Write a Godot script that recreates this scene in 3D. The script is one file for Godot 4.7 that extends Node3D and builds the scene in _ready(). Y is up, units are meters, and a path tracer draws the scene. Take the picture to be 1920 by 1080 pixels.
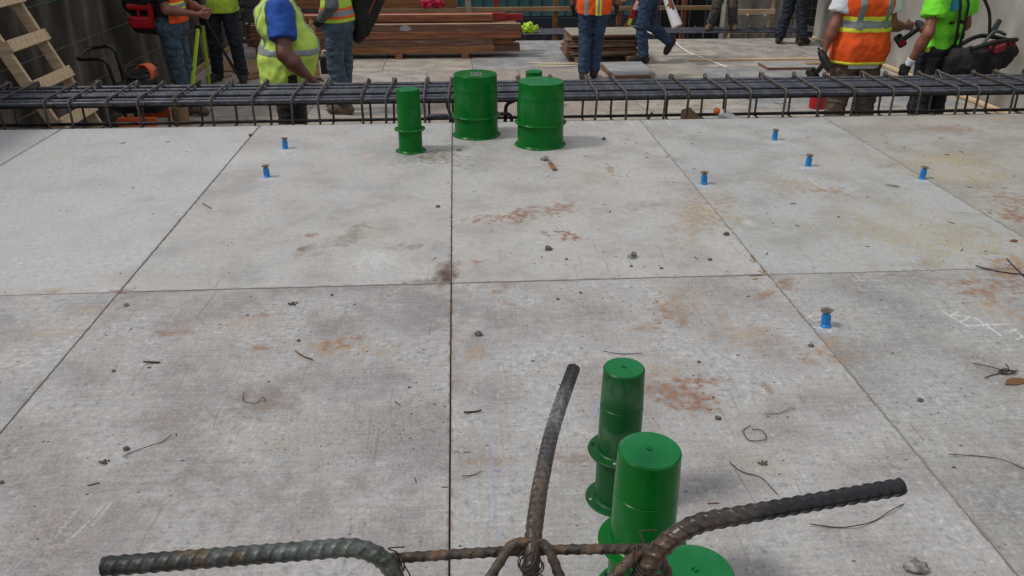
extends Node3D

# ---------- shape builder ----------
class Shape:
	var v := PackedVector3Array()
	var n := PackedVector3Array()
	var uv := PackedVector2Array()
	var ix := PackedInt32Array()

	func vert(p: Vector3, nn: Vector3, t := Vector2.ZERO) -> int:
		v.append(p); n.append(nn); uv.append(t)
		return v.size() - 1

	func tri(a: int, b: int, c: int) -> void:
		var g := (v[c] - v[a]).cross(v[b] - v[a])
		if g.dot(n[a] + n[b] + n[c]) < 0.0:
			ix.append(a); ix.append(c); ix.append(b)
		else:
			ix.append(a); ix.append(b); ix.append(c)

	func quad(a: int, b: int, c: int, d: int) -> void:
		if mini(mini(a, b), mini(c, d)) < 0: return
		tri(a, b, c); tri(a, c, d)

	func face(pts: Array, nn: Vector3, uvs: Array = []) -> void:
		var s := v.size()
		for i in pts.size():
			vert(pts[i], nn, uvs[i] if uvs.size() > i else Vector2.ZERO)
		for i in range(1, pts.size() - 1):
			tri(s, s + i, s + i + 1)

	# box with chamfered edges; t places it
	func box(size: Vector3, t := Transform3D.IDENTITY, ch := 0.003) -> Shape:
		var h := size * 0.5
		ch = minf(ch, minf(h.x, minf(h.y, h.z)) * 0.6)
		var ax := [Vector3.RIGHT, Vector3.UP, Vector3.BACK]
		for k in 3:
			for sg in [-1.0, 1.0]:
				var nn: Vector3 = ax[k] * sg
				var u: Vector3 = ax[(k + 1) % 3]
				var w: Vector3 = ax[(k + 2) % 3]
				var hu := h[(k + 1) % 3] - ch
				var hw := h[(k + 2) % 3] - ch
				var c: Vector3 = nn * h[k]
				var uvs := []
				var pts := []
				for q in [[-1, -1], [1, -1], [1, 1], [-1, 1]]:
					var p: Vector3 = c + u * hu * q[0] + w * hw * q[1]
					pts.append(t * p)
					uvs.append(Vector2(p.x / size.x + 0.5, p.z / size.z + 0.5) if k == 1 else (Vector2(p.x / size.x + 0.5, 0.5 - p.y / size.y) if k == 2 else Vector2(p.z / size.z + 0.5, 0.5 - p.y / size.y)))
				face(pts, (t.basis * nn).normalized(), uvs)
		for k in 3:
			var i := (k + 1) % 3
			var j := (k + 2) % 3
			for si in [-1.0, 1.0]:
				for sj in [-1.0, 1.0]:
					var pts := []
					for sk in [-1.0, 1.0]:
						var a := Vector3.ZERO
						a[k] = sk * (h[k] - ch); a[i] = si * h[i]; a[j] = sj * (h[j] - ch)
						var b := a
						b[i] = si * (h[i] - ch); b[j] = sj * h[j]
						if sk < 0: pts.append(t * a); pts.append(t * b)
						else: pts.append(t * b); pts.append(t * a)
					var nn := Vector3.ZERO
					nn[i] = si; nn[j] = sj
					face(pts, (t.basis * nn).normalized())
		for sx in [-1.0, 1.0]:
			for sy in [-1.0, 1.0]:
				for sz in [-1.0, 1.0]:
					var s := Vector3(sx, sy, sz)
					var pts := []
					for k in 3:
						var a := s * (h - Vector3.ONE * ch)
						a[k] = s[k] * h[k]
						pts.append(t * a)
					face(pts, (t.basis * s).normalized())
		return self

	func bar(a: Vector3, b: Vector3, w: float, hgt: float, ch := 0.002, up := Vector3.UP) -> Shape:
		var x := (b - a).normalized()
		var z := x.cross(up).normalized()
		var y := z.cross(x).normalized()
		return box(Vector3(a.distance_to(b), hgt, w), Transform3D(Basis(x, y, z), (a + b) * 0.5), ch)

	# height of the ridges of a reinforcing bar: slanting ribs and one long rib on either side
	func ridge(s: float, th: float) -> float:
		var e := fposmod(th, PI)
		e = minf(e, PI - e)
		var long := 1.0 - smoothstep(0.07, 0.17, e)
		var w := absf(fposmod(s + absf(fposmod(th / PI, 2.0) - 1.0) * 1.15, 1.0) - 0.5) * 2.0
		return maxf(long * 0.9, smoothstep(0.6, 0.82, w))

	# swept tube; rad may be a float or an array of floats; rib > 0 adds deformations of a reinforcing bar
	func tube(pts: PackedVector3Array, rad, sides := 8, caps := true, rib := 0.0, pitch := 0.02) -> Shape:
		var m := pts.size()
		var s0 := v.size()
		var tan := (pts[1] - pts[0]).normalized()
		var nrm := tan.cross(Vector3.UP)
		if nrm.length() < 0.1: nrm = tan.cross(Vector3.RIGHT)
		nrm = nrm.normalized()
		var run := 0.0
		for i in m:
			var t: Vector3
			if i == 0: t = pts[1] - pts[0]
			elif i == m - 1: t = pts[m - 1] - pts[m - 2]
			else: t = pts[i + 1] - pts[i - 1]
			t = t.normalized()
			if i > 0:
				run += pts[i].distance_to(pts[i - 1])
				var cr := tan.cross(t)
				if cr.length() > 1e-6:
					nrm = nrm.rotated(cr.normalized(), tan.angle_to(t))
			nrm = (nrm - t * nrm.dot(t)).normalized()
			tan = t
			var bn := t.cross(nrm)
			var r0: float = rad if rad is float else rad[i]
			for k in sides:
				var th := TAU * k / sides
				var d := nrm * cos(th) + bn * sin(th)
				var r := r0
				var nn := d
				if rib > 0.0:
					var h0 := ridge(run / pitch, th)
					r += rib * h0
					var ds := (ridge(run / pitch + 0.06, th) - ridge(run / pitch - 0.06, th)) * rib / (0.12 * pitch)
					var dt := (ridge(run / pitch, th + 0.12) - ridge(run / pitch, th - 0.12)) * rib / (0.24 * r0)
					nn = (d - t * ds - (bn * cos(th) - nrm * sin(th)) * dt).normalized()
				vert(pts[i] + d * r, nn, Vector2(run, th / TAU))
		for i in m - 1:
			for k in sides:
				var a := s0 + i * sides + k
				var b := s0 + i * sides + (k + 1) % sides
				quad(a, b, b + sides, a + sides)
		if caps:
			for e in [0, m - 1]:
				var pp := []
				for k in sides: pp.append(v[s0 + e * sides + k])
				face(pp, (pts[0] - pts[1]).normalized() if e == 0 else (pts[m - 1] - pts[m - 2]).normalized())
		return self

	# profile of Vector2(radius, y), flat shaded across profile corners
	func lathe(prof: Array, sides := 32, t := Transform3D.IDENTITY) -> Shape:
		for i in prof.size() - 1:
			var a: Vector2 = prof[i]
			var b: Vector2 = prof[i + 1]
			var d := (b - a).normalized()
			var nl := Vector2(d.y, -d.x)
			var s := v.size()
			for k in sides + 1:
				var th := TAU * k / sides
				var c := Vector3(cos(th), 0, sin(th))
				var nn := (t.basis * (c * nl.x + Vector3.UP * nl.y)).normalized()
				vert(t * (c * a.x + Vector3.UP * a.y), nn, Vector2(float(k) / sides, a.y))
				vert(t * (c * b.x + Vector3.UP * b.y), nn, Vector2(float(k) / sides, b.y))
			for k in sides:
				var q := s + k * 2
				if a.x > 1e-6: tri(q, q + 1, q + 2)
				if b.x > 1e-6: tri(q + 1, q + 3, q + 2)
		return self

	func slab(poly: PackedVector2Array, depth: float, t := Transform3D.IDENTITY) -> Shape:
		var id := Geometry2D.triangulate_polygon(poly)
		for sg in [0.0, 1.0]:
			var s := v.size()
			for p in poly:
				vert(t * Vector3(p.x, p.y, depth * sg), (t.basis * Vector3(0, 0, 1 if sg > 0 else -1)).normalized(), p)
			for i in range(0, id.size(), 3):
				tri(s + id[i], s + id[i + 1], s + id[i + 2])
		var cw := 1.0 if Geometry2D.is_polygon_clockwise(poly) else -1.0
		for i in poly.size():
			var a := poly[i]
			var b := poly[(i + 1) % poly.size()]
			var d := (b - a).normalized()
			face([t * Vector3(a.x, a.y, 0), t * Vector3(b.x, b.y, 0), t * Vector3(b.x, b.y, depth), t * Vector3(a.x, a.y, depth)], (t.basis * Vector3(-d.y * cw, d.x * cw, 0)).normalized())
		return self

	# lumpy stone: a cube sphere pushed in and out by noise
	func stone(r: Vector3, nz: FastNoiseLite, off: Vector3, at := Vector3.ZERO, rough := 0.45) -> Shape:
		var rings := 7
		var seg := 9
		var pts := []
		for i in rings + 1:
			var ph := PI * i / rings
			for k in seg:
				var th := TAU * k / seg
				var d := Vector3(sin(ph) * cos(th), cos(ph), sin(ph) * sin(th))
				pts.append(at + d * r * (1.0 + rough * nz.get_noise_3dv(d * 1.3 + off)))
		for i in rings:
			for k in seg:
				var a: Vector3 = pts[i * seg + k]
				var b: Vector3 = pts[i * seg + (k + 1) % seg]
				var c: Vector3 = pts[(i + 1) * seg + (k + 1) % seg]
				var d: Vector3 = pts[(i + 1) * seg + k]
				var mid := (a + b + c + d) * 0.25 - at
				var g := (c - a).cross(d - b)
				if g.length() < 1e-12: continue
				g = g.normalized()
				if g.dot(mid) < 0: g = -g
				face([a, b, c, d], g)
		return self

	func add(o: Shape, t := Transform3D.IDENTITY) -> Shape:
		var s := v.size()
		var flip := t.basis.determinant() < 0.0
		for i in o.v.size():
			vert(t * o.v[i], (t.basis * o.n[i]).normalized(), o.uv[i])
		for i in range(0, o.ix.size(), 3):
			ix.append(s + o.ix[i])
			ix.append(s + o.ix[i + (2 if flip else 1)])
			ix.append(s + o.ix[i + (1 if flip else 2)])
		return self

	func mesh() -> ArrayMesh:
		var a := []
		a.resize(Mesh.ARRAY_MAX)
		a[Mesh.ARRAY_VERTEX] = v; a[Mesh.ARRAY_NORMAL] = n; a[Mesh.ARRAY_TEX_UV] = uv; a[Mesh.ARRAY_INDEX] = ix
		var m := ArrayMesh.new()
		m.add_surface_from_arrays(Mesh.PRIMITIVE_TRIANGLES, a)
		return m

var M := {}
var rng := RandomNumberGenerator.new()
var wobble := FastNoiseLite.new()
var taken := {}

func numbered(called: String) -> String:
	if not taken.has(called):
		taken[called] = 0
		return called
	taken[called] += 1
	return "%s_%03d" % [called, taken[called]]

func put(called: String, s, m: Material, parent: Node = null) -> MeshInstance3D:
	var o := MeshInstance3D.new()
	o.mesh = s.mesh() if s is Shape else s
	o.material_override = m
	if parent == null:
		o.name = numbered(called)
		add_child(o)
	else:
		var k := 0
		var nm := called
		while parent.has_node(nm):
			k += 1
			nm = "%s_%03d" % [called, k]
		o.name = nm
		parent.add_child(o)
	return o

func tag(o: Node, label: String, category: String, group := "") -> Node:
	o.set_meta("label", label)
	o.set_meta("category", category)
	if group: o.set_meta("group", group)
	return o

func thing(called: String, label: String, category: String, at := Vector3.ZERO, turn := 0.0, group := "") -> Node3D:
	var o := Node3D.new()
	o.name = numbered(called)
	add_child(o)
	o.position = at
	o.rotation.y = deg_to_rad(turn)
	tag(o, label, category, group)
	return o

func struct(called: String, at := Vector3.ZERO) -> Node3D:
	var o := Node3D.new()
	o.name = numbered(called)
	add_child(o)
	o.position = at
	o.set_meta("kind", "structure")
	return o

func lone(called: String, s, m: Material, at: Vector3, label: String, category: String, group := "") -> MeshInstance3D:
	var o := put(called, s, m)
	o.position = at
	tag(o, label, category, group)
	return o

func vp(flat: Array) -> PackedVector3Array:
	var p := PackedVector3Array()
	for i in range(0, flat.size(), 3): p.append(Vector3(flat[i], flat[i + 1], flat[i + 2]))
	return p

# smooth curve through points, at a step of about d
func curve(pts: PackedVector3Array, d := 0.01) -> PackedVector3Array:
	var out := PackedVector3Array()
	for i in pts.size() - 1:
		var a := pts[maxi(i - 1, 0)]
		var b := pts[i]
		var c := pts[i + 1]
		var e := pts[mini(i + 2, pts.size() - 1)]
		var k := maxi(1, int(round(b.distance_to(c) / d)))
		for q in k: out.append(b.cubic_interpolate(c, a, e, float(q) / k))
	out.append(pts[pts.size() - 1])
	return out

# polyline whose corners are rounded to radius r, stepped by d
func bent(pts: PackedVector3Array, r: float, d := 0.01) -> PackedVector3Array:
	var out := PackedVector3Array([pts[0]])
	var line := func(b: Vector3):
		var a := out[out.size() - 1]
		var k := maxi(1, int(round(a.distance_to(b) / d)))
		for q in range(1, k + 1): out.append(a.lerp(b, float(q) / k))
	for i in range(1, pts.size() - 1):
		var u := (pts[i - 1] - pts[i]).normalized()
		var w := (pts[i + 1] - pts[i]).normalized()
		var ang := u.angle_to(w)
		var cut := minf(r / tan(ang * 0.5), minf(pts[i].distance_to(pts[i - 1]), pts[i].distance_to(pts[i + 1])) * 0.49)
		var rr := cut * tan(ang * 0.5)
		line.call(pts[i] + u * cut)
		var ctr := pts[i] + (u + w).normalized() * rr / sin(ang * 0.5)
		var s := pts[i] + u * cut - ctr
		var ax := s.cross(pts[i] + w * cut - ctr).normalized()
		var sweep := PI - ang
		var k := maxi(3, int(rr * sweep / d))
		for q in range(1, k + 1): out.append(ctr + s.rotated(ax, sweep * q / k))
	line.call(pts[pts.size() - 1])
	return out

# ---------- materials ----------
func lin(r: float, g: float, b: float) -> Color:
	return Color(r, g, b).linear_to_srgb()

func mat(called: String, c: Color, rough := 0.7, metal := 0.0) -> StandardMaterial3D:
	var m := StandardMaterial3D.new()
	m.resource_name = called
	m.albedo_color = c
	m.roughness = rough
	m.metallic = metal
	M[called] = m
	return m

func noise(sd: int, f: float, oct := 4, type := FastNoiseLite.TYPE_SIMPLEX_SMOOTH) -> FastNoiseLite:
	var z := FastNoiseLite.new()
	z.seed = sd; z.frequency = f; z.noise_type = type
	z.fractal_type = FastNoiseLite.FRACTAL_FBM
	z.fractal_octaves = oct
	return z

func ntex(sd: int, f: float, ramp: Array, size := 256, oct := 4) -> NoiseTexture2D:
	var g := Gradient.new()
	var off := PackedFloat32Array()
	var col := PackedColorArray()
	for i in ramp.size():
		off.append(ramp[i][0]); col.append(ramp[i][1])
	g.offsets = off; g.colors = col
	var t := NoiseTexture2D.new()
	t.width = size; t.height = size; t.seamless = true
	t.noise = noise(sd, f, oct)
	t.color_ramp = g
	return t

func bumptex(sd: int, f: float, size := 256, oct := 4) -> NoiseTexture2D:
	var t := NoiseTexture2D.new()
	t.width = size; t.height = size; t.seamless = true
	t.noise = noise(sd, f, oct)
	return t

# material whose colour comes from noise laid on by its own axes; scale gives repeats per metre
func tmat(called: String, tex: Texture2D, scale: Vector3, rough := 0.8, world := false, bump: Texture2D = null, depth := 0.2) -> StandardMaterial3D:
	var m := mat(called, Color.WHITE, rough)
	m.albedo_texture = tex
	m.uv1_triplanar = true
	m.uv1_world_triplanar = world
	m.uv1_triplanar_sharpness = 6.0
	m.uv1_scale = scale
	if bump:
		m.heightmap_enabled = true
		m.heightmap_texture = bump
		m.heightmap_scale = depth
	return m

func shifted(m: StandardMaterial3D, off: Vector3, tint := Color.WHITE) -> StandardMaterial3D:
	var d: StandardMaterial3D = m.duplicate()
	d.uv1_offset = off
	d.albedo_color = tint
	return d
# ---------- painted wear of the plywood deck (colour only: stains, dust, chalk, scratches) ----------
# one entry: x, z, half length, half width, turn in degrees, r, g, b (0-255), strength, grain
var STAINS := [
	[0.151, -3.512, 0.150, 0.055, -6, 138, 104, 84, 0.90, 0.9],
	[0.263, -3.539, 0.064, 0.097, 40, 138, 104, 84, 0.85, 0.9],
	[0.443, -3.606, 0.075, 0.115, 20, 138, 104, 84, 0.70, 0.9],
	[0.438, -3.260, 0.078, 0.079, 8, 128, 82, 60, 0.95, 0.9],
	[0.352, -3.321, 0.060, 0.032, 0, 138, 104, 84, 0.90, 0.8],
	[0.797, -4.180, 0.023, 0.169, 0, 138, 104, 84, 0.90, 0.8],
	[0.716, -4.139, 0.127, 0.147, 0, 172, 160, 140, 0.50, 0.7],
	[0.717, -2.533, 0.071, 0.130, 20, 138, 104, 84, 0.70, 1.0],
	[0.619, -2.432, 0.055, 0.068, 0, 138, 104, 84, 0.50, 1.0],
	[0.645, -2.000, 0.096, 0.096, -10, 138, 104, 84, 0.90, 1.0],
	[0.714, -2.078, 0.113, 0.027, 0, 138, 104, 84, 0.85, 0.9],
	[0.602, -2.159, 0.066, 0.082, 0, 165, 138, 106, 0.50, 0.9],
	[0.921, -2.363, 0.098, 0.109, 20, 165, 138, 106, 0.55, 1.0],
	[0.781, -2.635, 0.116, 0.130, 0, 172, 160, 140, 0.50, 0.9],
	[-0.406, -2.365, 0.148, 0.064, -4, 165, 138, 106, 0.85, 0.9],
	[-0.383, -2.392, 0.070, 0.043, -20, 138, 104, 84, 0.70, 0.9],
	[-0.663, -2.367, 0.034, 0.028, 0, 138, 104, 84, 0.70, 0.9],
	[-0.264, -2.314, 0.102, 0.035, 0, 165, 138, 106, 0.60, 0.9],
	[-0.978, -2.485, 0.086, 0.027, 0, 138, 104, 84, 0.75, 0.6],
	[-0.685, -2.602, 0.112, 0.021, -5, 138, 104, 84, 0.65, 0.8],
	[-0.768, -2.528, 0.217, 0.079, -6, 165, 138, 106, 0.30, 0.5],
	[-1.522, -2.845, 0.047, 0.028, 0, 138, 104, 84, 0.70, 0.5],
	[-1.277, -2.834, 0.063, 0.024, 0, 128, 82, 60, 0.90, 0.6],
	[-1.354, -2.665, 0.103, 0.050, 0, 165, 138, 106, 0.40, 0.8],
	[-1.397, -2.512, 0.160, 0.069, 0, 165, 138, 106, 0.30, 0.6],
	[1.217, -2.735, 0.040, 0.084, 20, 138, 104, 84, 0.90, 0.8],
	[1.126, -2.671, 0.027, 0.115, 40, 138, 104, 84, 0.70, 0.9],
	[1.145, -2.241, 0.069, 0.102, 40, 165, 138, 106, 0.70, 1.0],
	[1.178, -2.195, 0.085, 0.046, 0, 138, 104, 84, 0.55, 0.9],
	[2.135, -2.835, 0.126, 0.130, 0, 128, 82, 60, 0.75, 0.8],
	[1.947, -2.651, 0.179, 0.125, -8, 138, 104, 84, 0.80, 0.9],
	[1.863, -2.481, 0.075, 0.101, 0, 165, 138, 106, 0.60, 0.9],
	[1.798, -3.790, 0.116, 0.072, -4, 138, 104, 84, 0.75, 0.9],
	[1.701, -3.855, 0.241, 0.165, 0, 165, 138, 106, 0.45, 0.8],
	[2.734, -4.203, 0.380, 0.232, 0, 176, 162, 128, 0.60, 0.8],
	[2.650, -3.593, 0.128, 0.193, 0, 138, 104, 84, 0.60, 0.8],
	[2.630, -4.260, 0.133, 0.088, 0, 176, 162, 128, 0.95, 0.5],
	[2.630, -3.971, 0.250, 0.123, 0, 176, 162, 128, 0.80, 0.7],
	[1.946, -3.251, 0.397, 0.441, 0, 176, 162, 128, 0.42, 0.9],
	[2.078, -3.059, 0.357, 0.283, 0, 176, 162, 128, 0.40, 0.9],
	[2.520, -3.388, 0.073, 0.093, 0, 128, 82, 60, 0.80, 0.8],
	[2.172, -4.289, 0.443, 0.401, 0, 172, 160, 140, 0.35, 0.7],
	[1.186, -3.502, 0.123, 0.195, 20, 165, 138, 106, 0.60, 0.9],
	[1.279, -3.372, 0.040, 0.052, 0, 205, 208, 208, 0.60, 0.0],
	[3.115, -4.927, 0.236, 0.103, 0, 138, 104, 84, 0.50, 0.6],
	[3.550, -5.148, 0.085, 0.083, 0, 176, 162, 128, 0.95, 0.3],
	[1.205, -4.919, 0.115, 0.125, 0, 172, 160, 140, 0.50, 0.6],
	[1.088, -3.508, 0.098, 0.421, 30, 165, 138, 106, 0.40, 0.9],
	[2.915, -5.145, 0.696, 0.137, 0, 172, 160, 140, 0.40, 0.5],
	[-0.652, -3.348, 0.028, 0.038, 0, 128, 82, 60, 0.80, 0.5],
	[-0.671, -3.188, 0.026, 0.028, 0, 120, 95, 75, 0.80, 0.5],
	[-0.647, -3.176, 0.066, 0.080, 0, 96, 90, 78, 0.30, 0.6],
	[-0.133, -4.509, 0.132, 0.232, -30, 96, 90, 78, 0.60, 0.6],
	[-0.279, -4.446, 0.119, 0.143, 0, 96, 90, 78, 0.35, 0.6],
	[-0.075, -2.925, 0.054, 0.161, 12, 104, 90, 78, 0.75, 0.0],
	[-0.067, -2.875, 0.041, 0.098, 0, 80, 66, 56, 0.85, 0.0],
	[-0.143, -2.841, 0.114, 0.034, 0, 100, 88, 76, 0.70, 0.1],
	[-0.480, -3.343, 0.055, 0.175, 10, 96, 90, 78, 0.45, 0.6],
	[-0.286, -3.181, 0.122, 0.052, 0, 96, 90, 78, 0.40, 0.6],
	[-0.417, -3.402, 0.187, 0.260, 0, 172, 160, 140, 0.30, 0.5],
	[-0.354, -3.074, 0.129, 0.153, 0, 205, 208, 208, 0.50, 0.0],
	[0.888, -2.034, 0.018, 0.046, 0, 120, 95, 75, 0.70, 0.3],
	[0.971, -1.962, 0.021, 0.025, 0, 125, 120, 90, 0.75, 0.3],
	[1.191, -1.735, 0.019, 0.023, 0, 128, 124, 108, 0.80, 0.2],
	[-0.013, -4.620, 0.028, 0.033, 0, 95, 92, 88, 0.95, 0.0],
	[2.183, -3.824, 0.022, 0.025, 0, 96, 90, 78, 0.90, 0.0],
	[2.159, -3.843, 0.027, 0.024, 0, 96, 90, 78, 0.70, 0.0],
	[0.126, -2.744, 0.027, 0.064, 40, 138, 104, 84, 0.70, 0.8],
	[0.159, -2.632, 0.045, 0.052, 45, 138, 104, 84, 0.50, 0.8],
	[0.053, -3.010, 0.030, 0.022, 0, 138, 104, 84, 0.80, 0.6],
	[0.026, -2.279, 0.034, 0.047, 0, 165, 138, 106, 0.60, 0.9],
	[0.055, -1.727, 0.083, 0.018, 0, 138, 104, 84, 0.45, 0.8],
	[0.263, -1.725, 0.070, 0.022, 0, 138, 104, 84, 0.50, 0.9],
	[-0.051, -2.562, 0.007, 0.246, 0, 128, 82, 60, 0.60, 0.6],
	[-0.042, -2.370, 0.017, 0.290, 0, 165, 138, 106, 0.30, 0.8],
	[-1.514, -2.849, 0.198, 0.038, 0, 172, 160, 140, 0.40, 0.5],
	[-1.284, -4.510, 0.531, 0.208, 0, 205, 208, 208, 0.35, 0.0],
	[-1.836, -3.695, 0.491, 0.440, 0, 188, 192, 196, 0.40, 0.0],
	[-1.167, -2.945, 0.245, 0.100, 0, 172, 160, 140, 0.30, 0.5],
	[-0.226, -2.533, 0.294, 0.200, 0, 128, 122, 126, 0.42, 0.5],
	[-0.281, -2.123, 0.240, 0.181, 20, 128, 122, 126, 0.30, 0.6],
	[-0.700, -2.035, 0.184, 0.112, 0, 128, 122, 126, 0.25, 0.6],
	[-0.429, -1.683, 0.293, 0.127, 0, 132, 126, 126, 0.30, 0.7],
	[-0.600, -1.633, 0.208, 0.121, 0, 130, 122, 122, 0.30, 0.7],
	[-0.164, -1.708, 0.122, 0.264, 0, 140, 136, 140, 0.40, 0.7],
	[-0.380, -1.909, 0.220, 0.103, 0, 168, 165, 150, 0.40, 0.7],
	[-0.541, -1.846, 0.199, 0.073, 20, 172, 168, 155, 0.40, 0.7],
	[-0.806, -1.937, 0.176, 0.104, 0, 135, 126, 124, 0.40, 0.7],
	[-0.782, -1.531, 0.198, 0.146, 0, 136, 130, 132, 0.40, 0.7],
	[0.775, -1.670, 0.082, 0.065, 0, 172, 160, 140, 0.35, 0.8],
	[0.494, -5.094, 0.101, 0.079, 0, 120, 120, 125, 0.40, 0.4],
	[-0.524, -4.544, 0.048, 0.053, 0, 215, 180, 185, 0.50, 0.0],
	[0.365, -1.927, 0.018, 0.052, 0, 120, 135, 200, 0.50, 0.3],
	[1.304, -2.602, 0.116, 0.085, 0, 165, 172, 182, 0.45, 0.0],
	[1.347, -2.080, 0.245, 0.213, 20, 165, 170, 175, 0.30, 0.0],
	[1.738, -2.368, 0.109, 0.111, 0, 165, 172, 182, 0.40, 0.0],
	[0.760, -1.728, 0.127, 0.137, 0, 165, 160, 150, 0.30, 0.7],
	[0.857, -2.816, 0.122, 0.048, 0, 172, 160, 140, 0.40, 0.5],
	[-1.007, -4.672, 0.080, 0.067, 0, 200, 210, 222, 0.50, 0.0],
	[-1.004, -4.149, 0.071, 0.054, 0, 200, 210, 222, 0.50, 0.0],
	[1.220, -3.894, 0.070, 0.050, 0, 200, 210, 222, 0.50, 0.0],
	[1.866, -4.682, 0.083, 0.069, 0, 200, 210, 222, 0.50, 0.0],
	[1.863, -4.160, 0.075, 0.056, 0, 200, 210, 222, 0.50, 0.0],
	[2.361, -3.907, 0.071, 0.051, 0, 200, 210, 222, 0.50, 0.0],
	[1.211, -2.379, 0.061, 0.044, 0, 200, 210, 222, 0.50, 0.0]
]
# chalk and ink: r, g, b, strength, width in metres, then x, z pairs
var STROKES := [
	[212, 214, 212, 0.80, 0.0060, 0.672, -5.218, 0.770, -5.226],
	[212, 214, 212, 0.80, 0.0060, 0.715, -5.286, 0.732, -5.146],
	[212, 214, 212, 0.80, 0.0060, 0.796, -5.210, 0.894, -5.218],
	[212, 214, 212, 0.80, 0.0060, 0.840, -5.278, 0.854, -5.138],
	[212, 214, 212, 0.80, 0.0060, 0.923, -5.202, 1.022, -5.210],
	[212, 214, 212, 0.80, 0.0060, 0.969, -5.269, 0.980, -5.130],
	[212, 214, 212, 0.80, 0.0060, 1.043, -5.195, 1.142, -5.202],
	[212, 214, 212, 0.80, 0.0060, 1.091, -5.262, 1.099, -5.123],
	[212, 214, 212, 0.80, 0.0060, 1.167, -5.187, 1.266, -5.194],
	[212, 214, 212, 0.80, 0.0060, 1.216, -5.254, 1.221, -5.115],
	[212, 214, 212, 0.80, 0.0060, 1.291, -5.179, 1.391, -5.186],
	[212, 214, 212, 0.80, 0.0060, 1.342, -5.246, 1.343, -5.107],
	[212, 214, 212, 0.70, 0.0040, 1.178, -2.455, 1.229, -2.500, 1.247, -2.479],
	[212, 214, 212, 0.85, 0.0050, 1.193, -2.470, 1.241, -2.479],
	[212, 214, 212, 0.85, 0.0050, 1.196, -2.438, 1.232, -2.448],
	[212, 214, 212, 0.60, 0.0040, 1.192, -2.491, 1.196, -2.438],
	[212, 214, 212, 0.90, 0.0060, 1.178, -2.389, 1.216, -2.386],
	[212, 214, 212, 0.90, 0.0060, 1.219, -2.386, 1.220, -2.352],
	[212, 214, 212, 0.90, 0.0060, 1.679, -2.484, 1.688, -2.430, 1.703, -2.367],
	[212, 214, 212, 0.90, 0.0060, 1.683, -2.439, 1.734, -2.476],
	[212, 214, 212, 0.85, 0.0060, 1.702, -2.446, 1.751, -2.430, 1.698, -2.398],
	[212, 214, 212, 0.90, 0.0070, 1.699, -2.367, 1.857, -2.372],
	[212, 214, 212, 0.90, 0.0070, 1.764, -2.426, 1.776, -2.294],
	[212, 214, 212, 0.70, 0.0050, 1.809, -2.325, 1.857, -2.334, 1.811, -2.310],
	[212, 214, 212, 0.85, 0.0060, 1.848, -2.334, 1.840, -2.250],
	[212, 214, 212, 0.85, 0.0060, 1.814, -2.266, 1.881, -2.298],
	[212, 214, 212, 0.70, 0.0060, 1.795, -3.988, 1.801, -3.865],
	[212, 214, 212, 0.60, 0.0060, 2.310, -3.991, 2.344, -3.962],
	[212, 214, 212, 0.60, 0.0060, 1.508, -2.799, 1.501, -2.741],
	[212, 214, 212, 0.50, 0.0060, 2.054, -4.766, 2.132, -4.712],
	[150, 160, 215, 0.25, 0.0030, 0.095, -5.283, 0.066, -2.748, 0.059, -1.987, 0.056, -1.460],
	[140, 150, 220, 0.28, 0.0040, 0.059, -1.987, 0.058, -1.738, 0.058, -1.443],
	[110, 120, 200, 0.80, 0.0050, 0.061, -1.687, 0.075, -1.684],
	[195, 195, 192, 0.50, 0.0060, -0.940, -1.596, -0.949, -1.516],
	[195, 195, 192, 0.50, 0.0060, -0.899, -1.539, -0.920, -1.488],
	[195, 195, 192, 0.50, 0.0060, -0.884, -1.612, -0.899, -1.539],
	[195, 195, 192, 0.50, 0.0060, -0.866, -1.630, -0.878, -1.546]
]

# scrapes along the grain, scuffs across it and broad dirty smudges, all by chance
func wear() -> void:
	var g := RandomNumberGenerator.new()
	g.seed = 411
	var dirt := [Vector3(96, 90, 78), Vector3(172, 160, 140), Vector3(120, 95, 75), Vector3(118, 112, 104), Vector3(200, 202, 202), Vector3(150, 140, 128)]
	for i in 70:
		var c: Vector3 = dirt[g.randi() % dirt.size()]
		STAINS.append([g.randf_range(-2.6, 3.8), g.randf_range(-5.2, -0.9), g.randf_range(0.03, 0.17), g.randf_range(0.02, 0.1), g.randf_range(-30, 30), c.x, c.y, c.z, g.randf_range(0.12, 0.34), [0.3, 0.6, 0.8][i % 3]])
	for i in 190:
		var near := i % 3 > 0
		var x := g.randf_range(-1.2, 2.6) if near else g.randf_range(-3.2, 4.0)
		var z := g.randf_range(-3.3, -0.9) if near else g.randf_range(-5.2, -2.6)
		var l := g.randf_range(0.03, 0.19)
		var k := 205 if i % 5 == 0 else int(g.randf_range(95, 122))
		var lean := g.randf_range(-0.08, 0.08) * l if i % 7 else g.randf_range(-1.0, 1.0) * l
		STROKES.append([k, k - 4, k - 8, g.randf_range(0.25, 0.6), g.randf_range(0.0016, 0.0032), x, z, x + lean, z + l])

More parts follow.
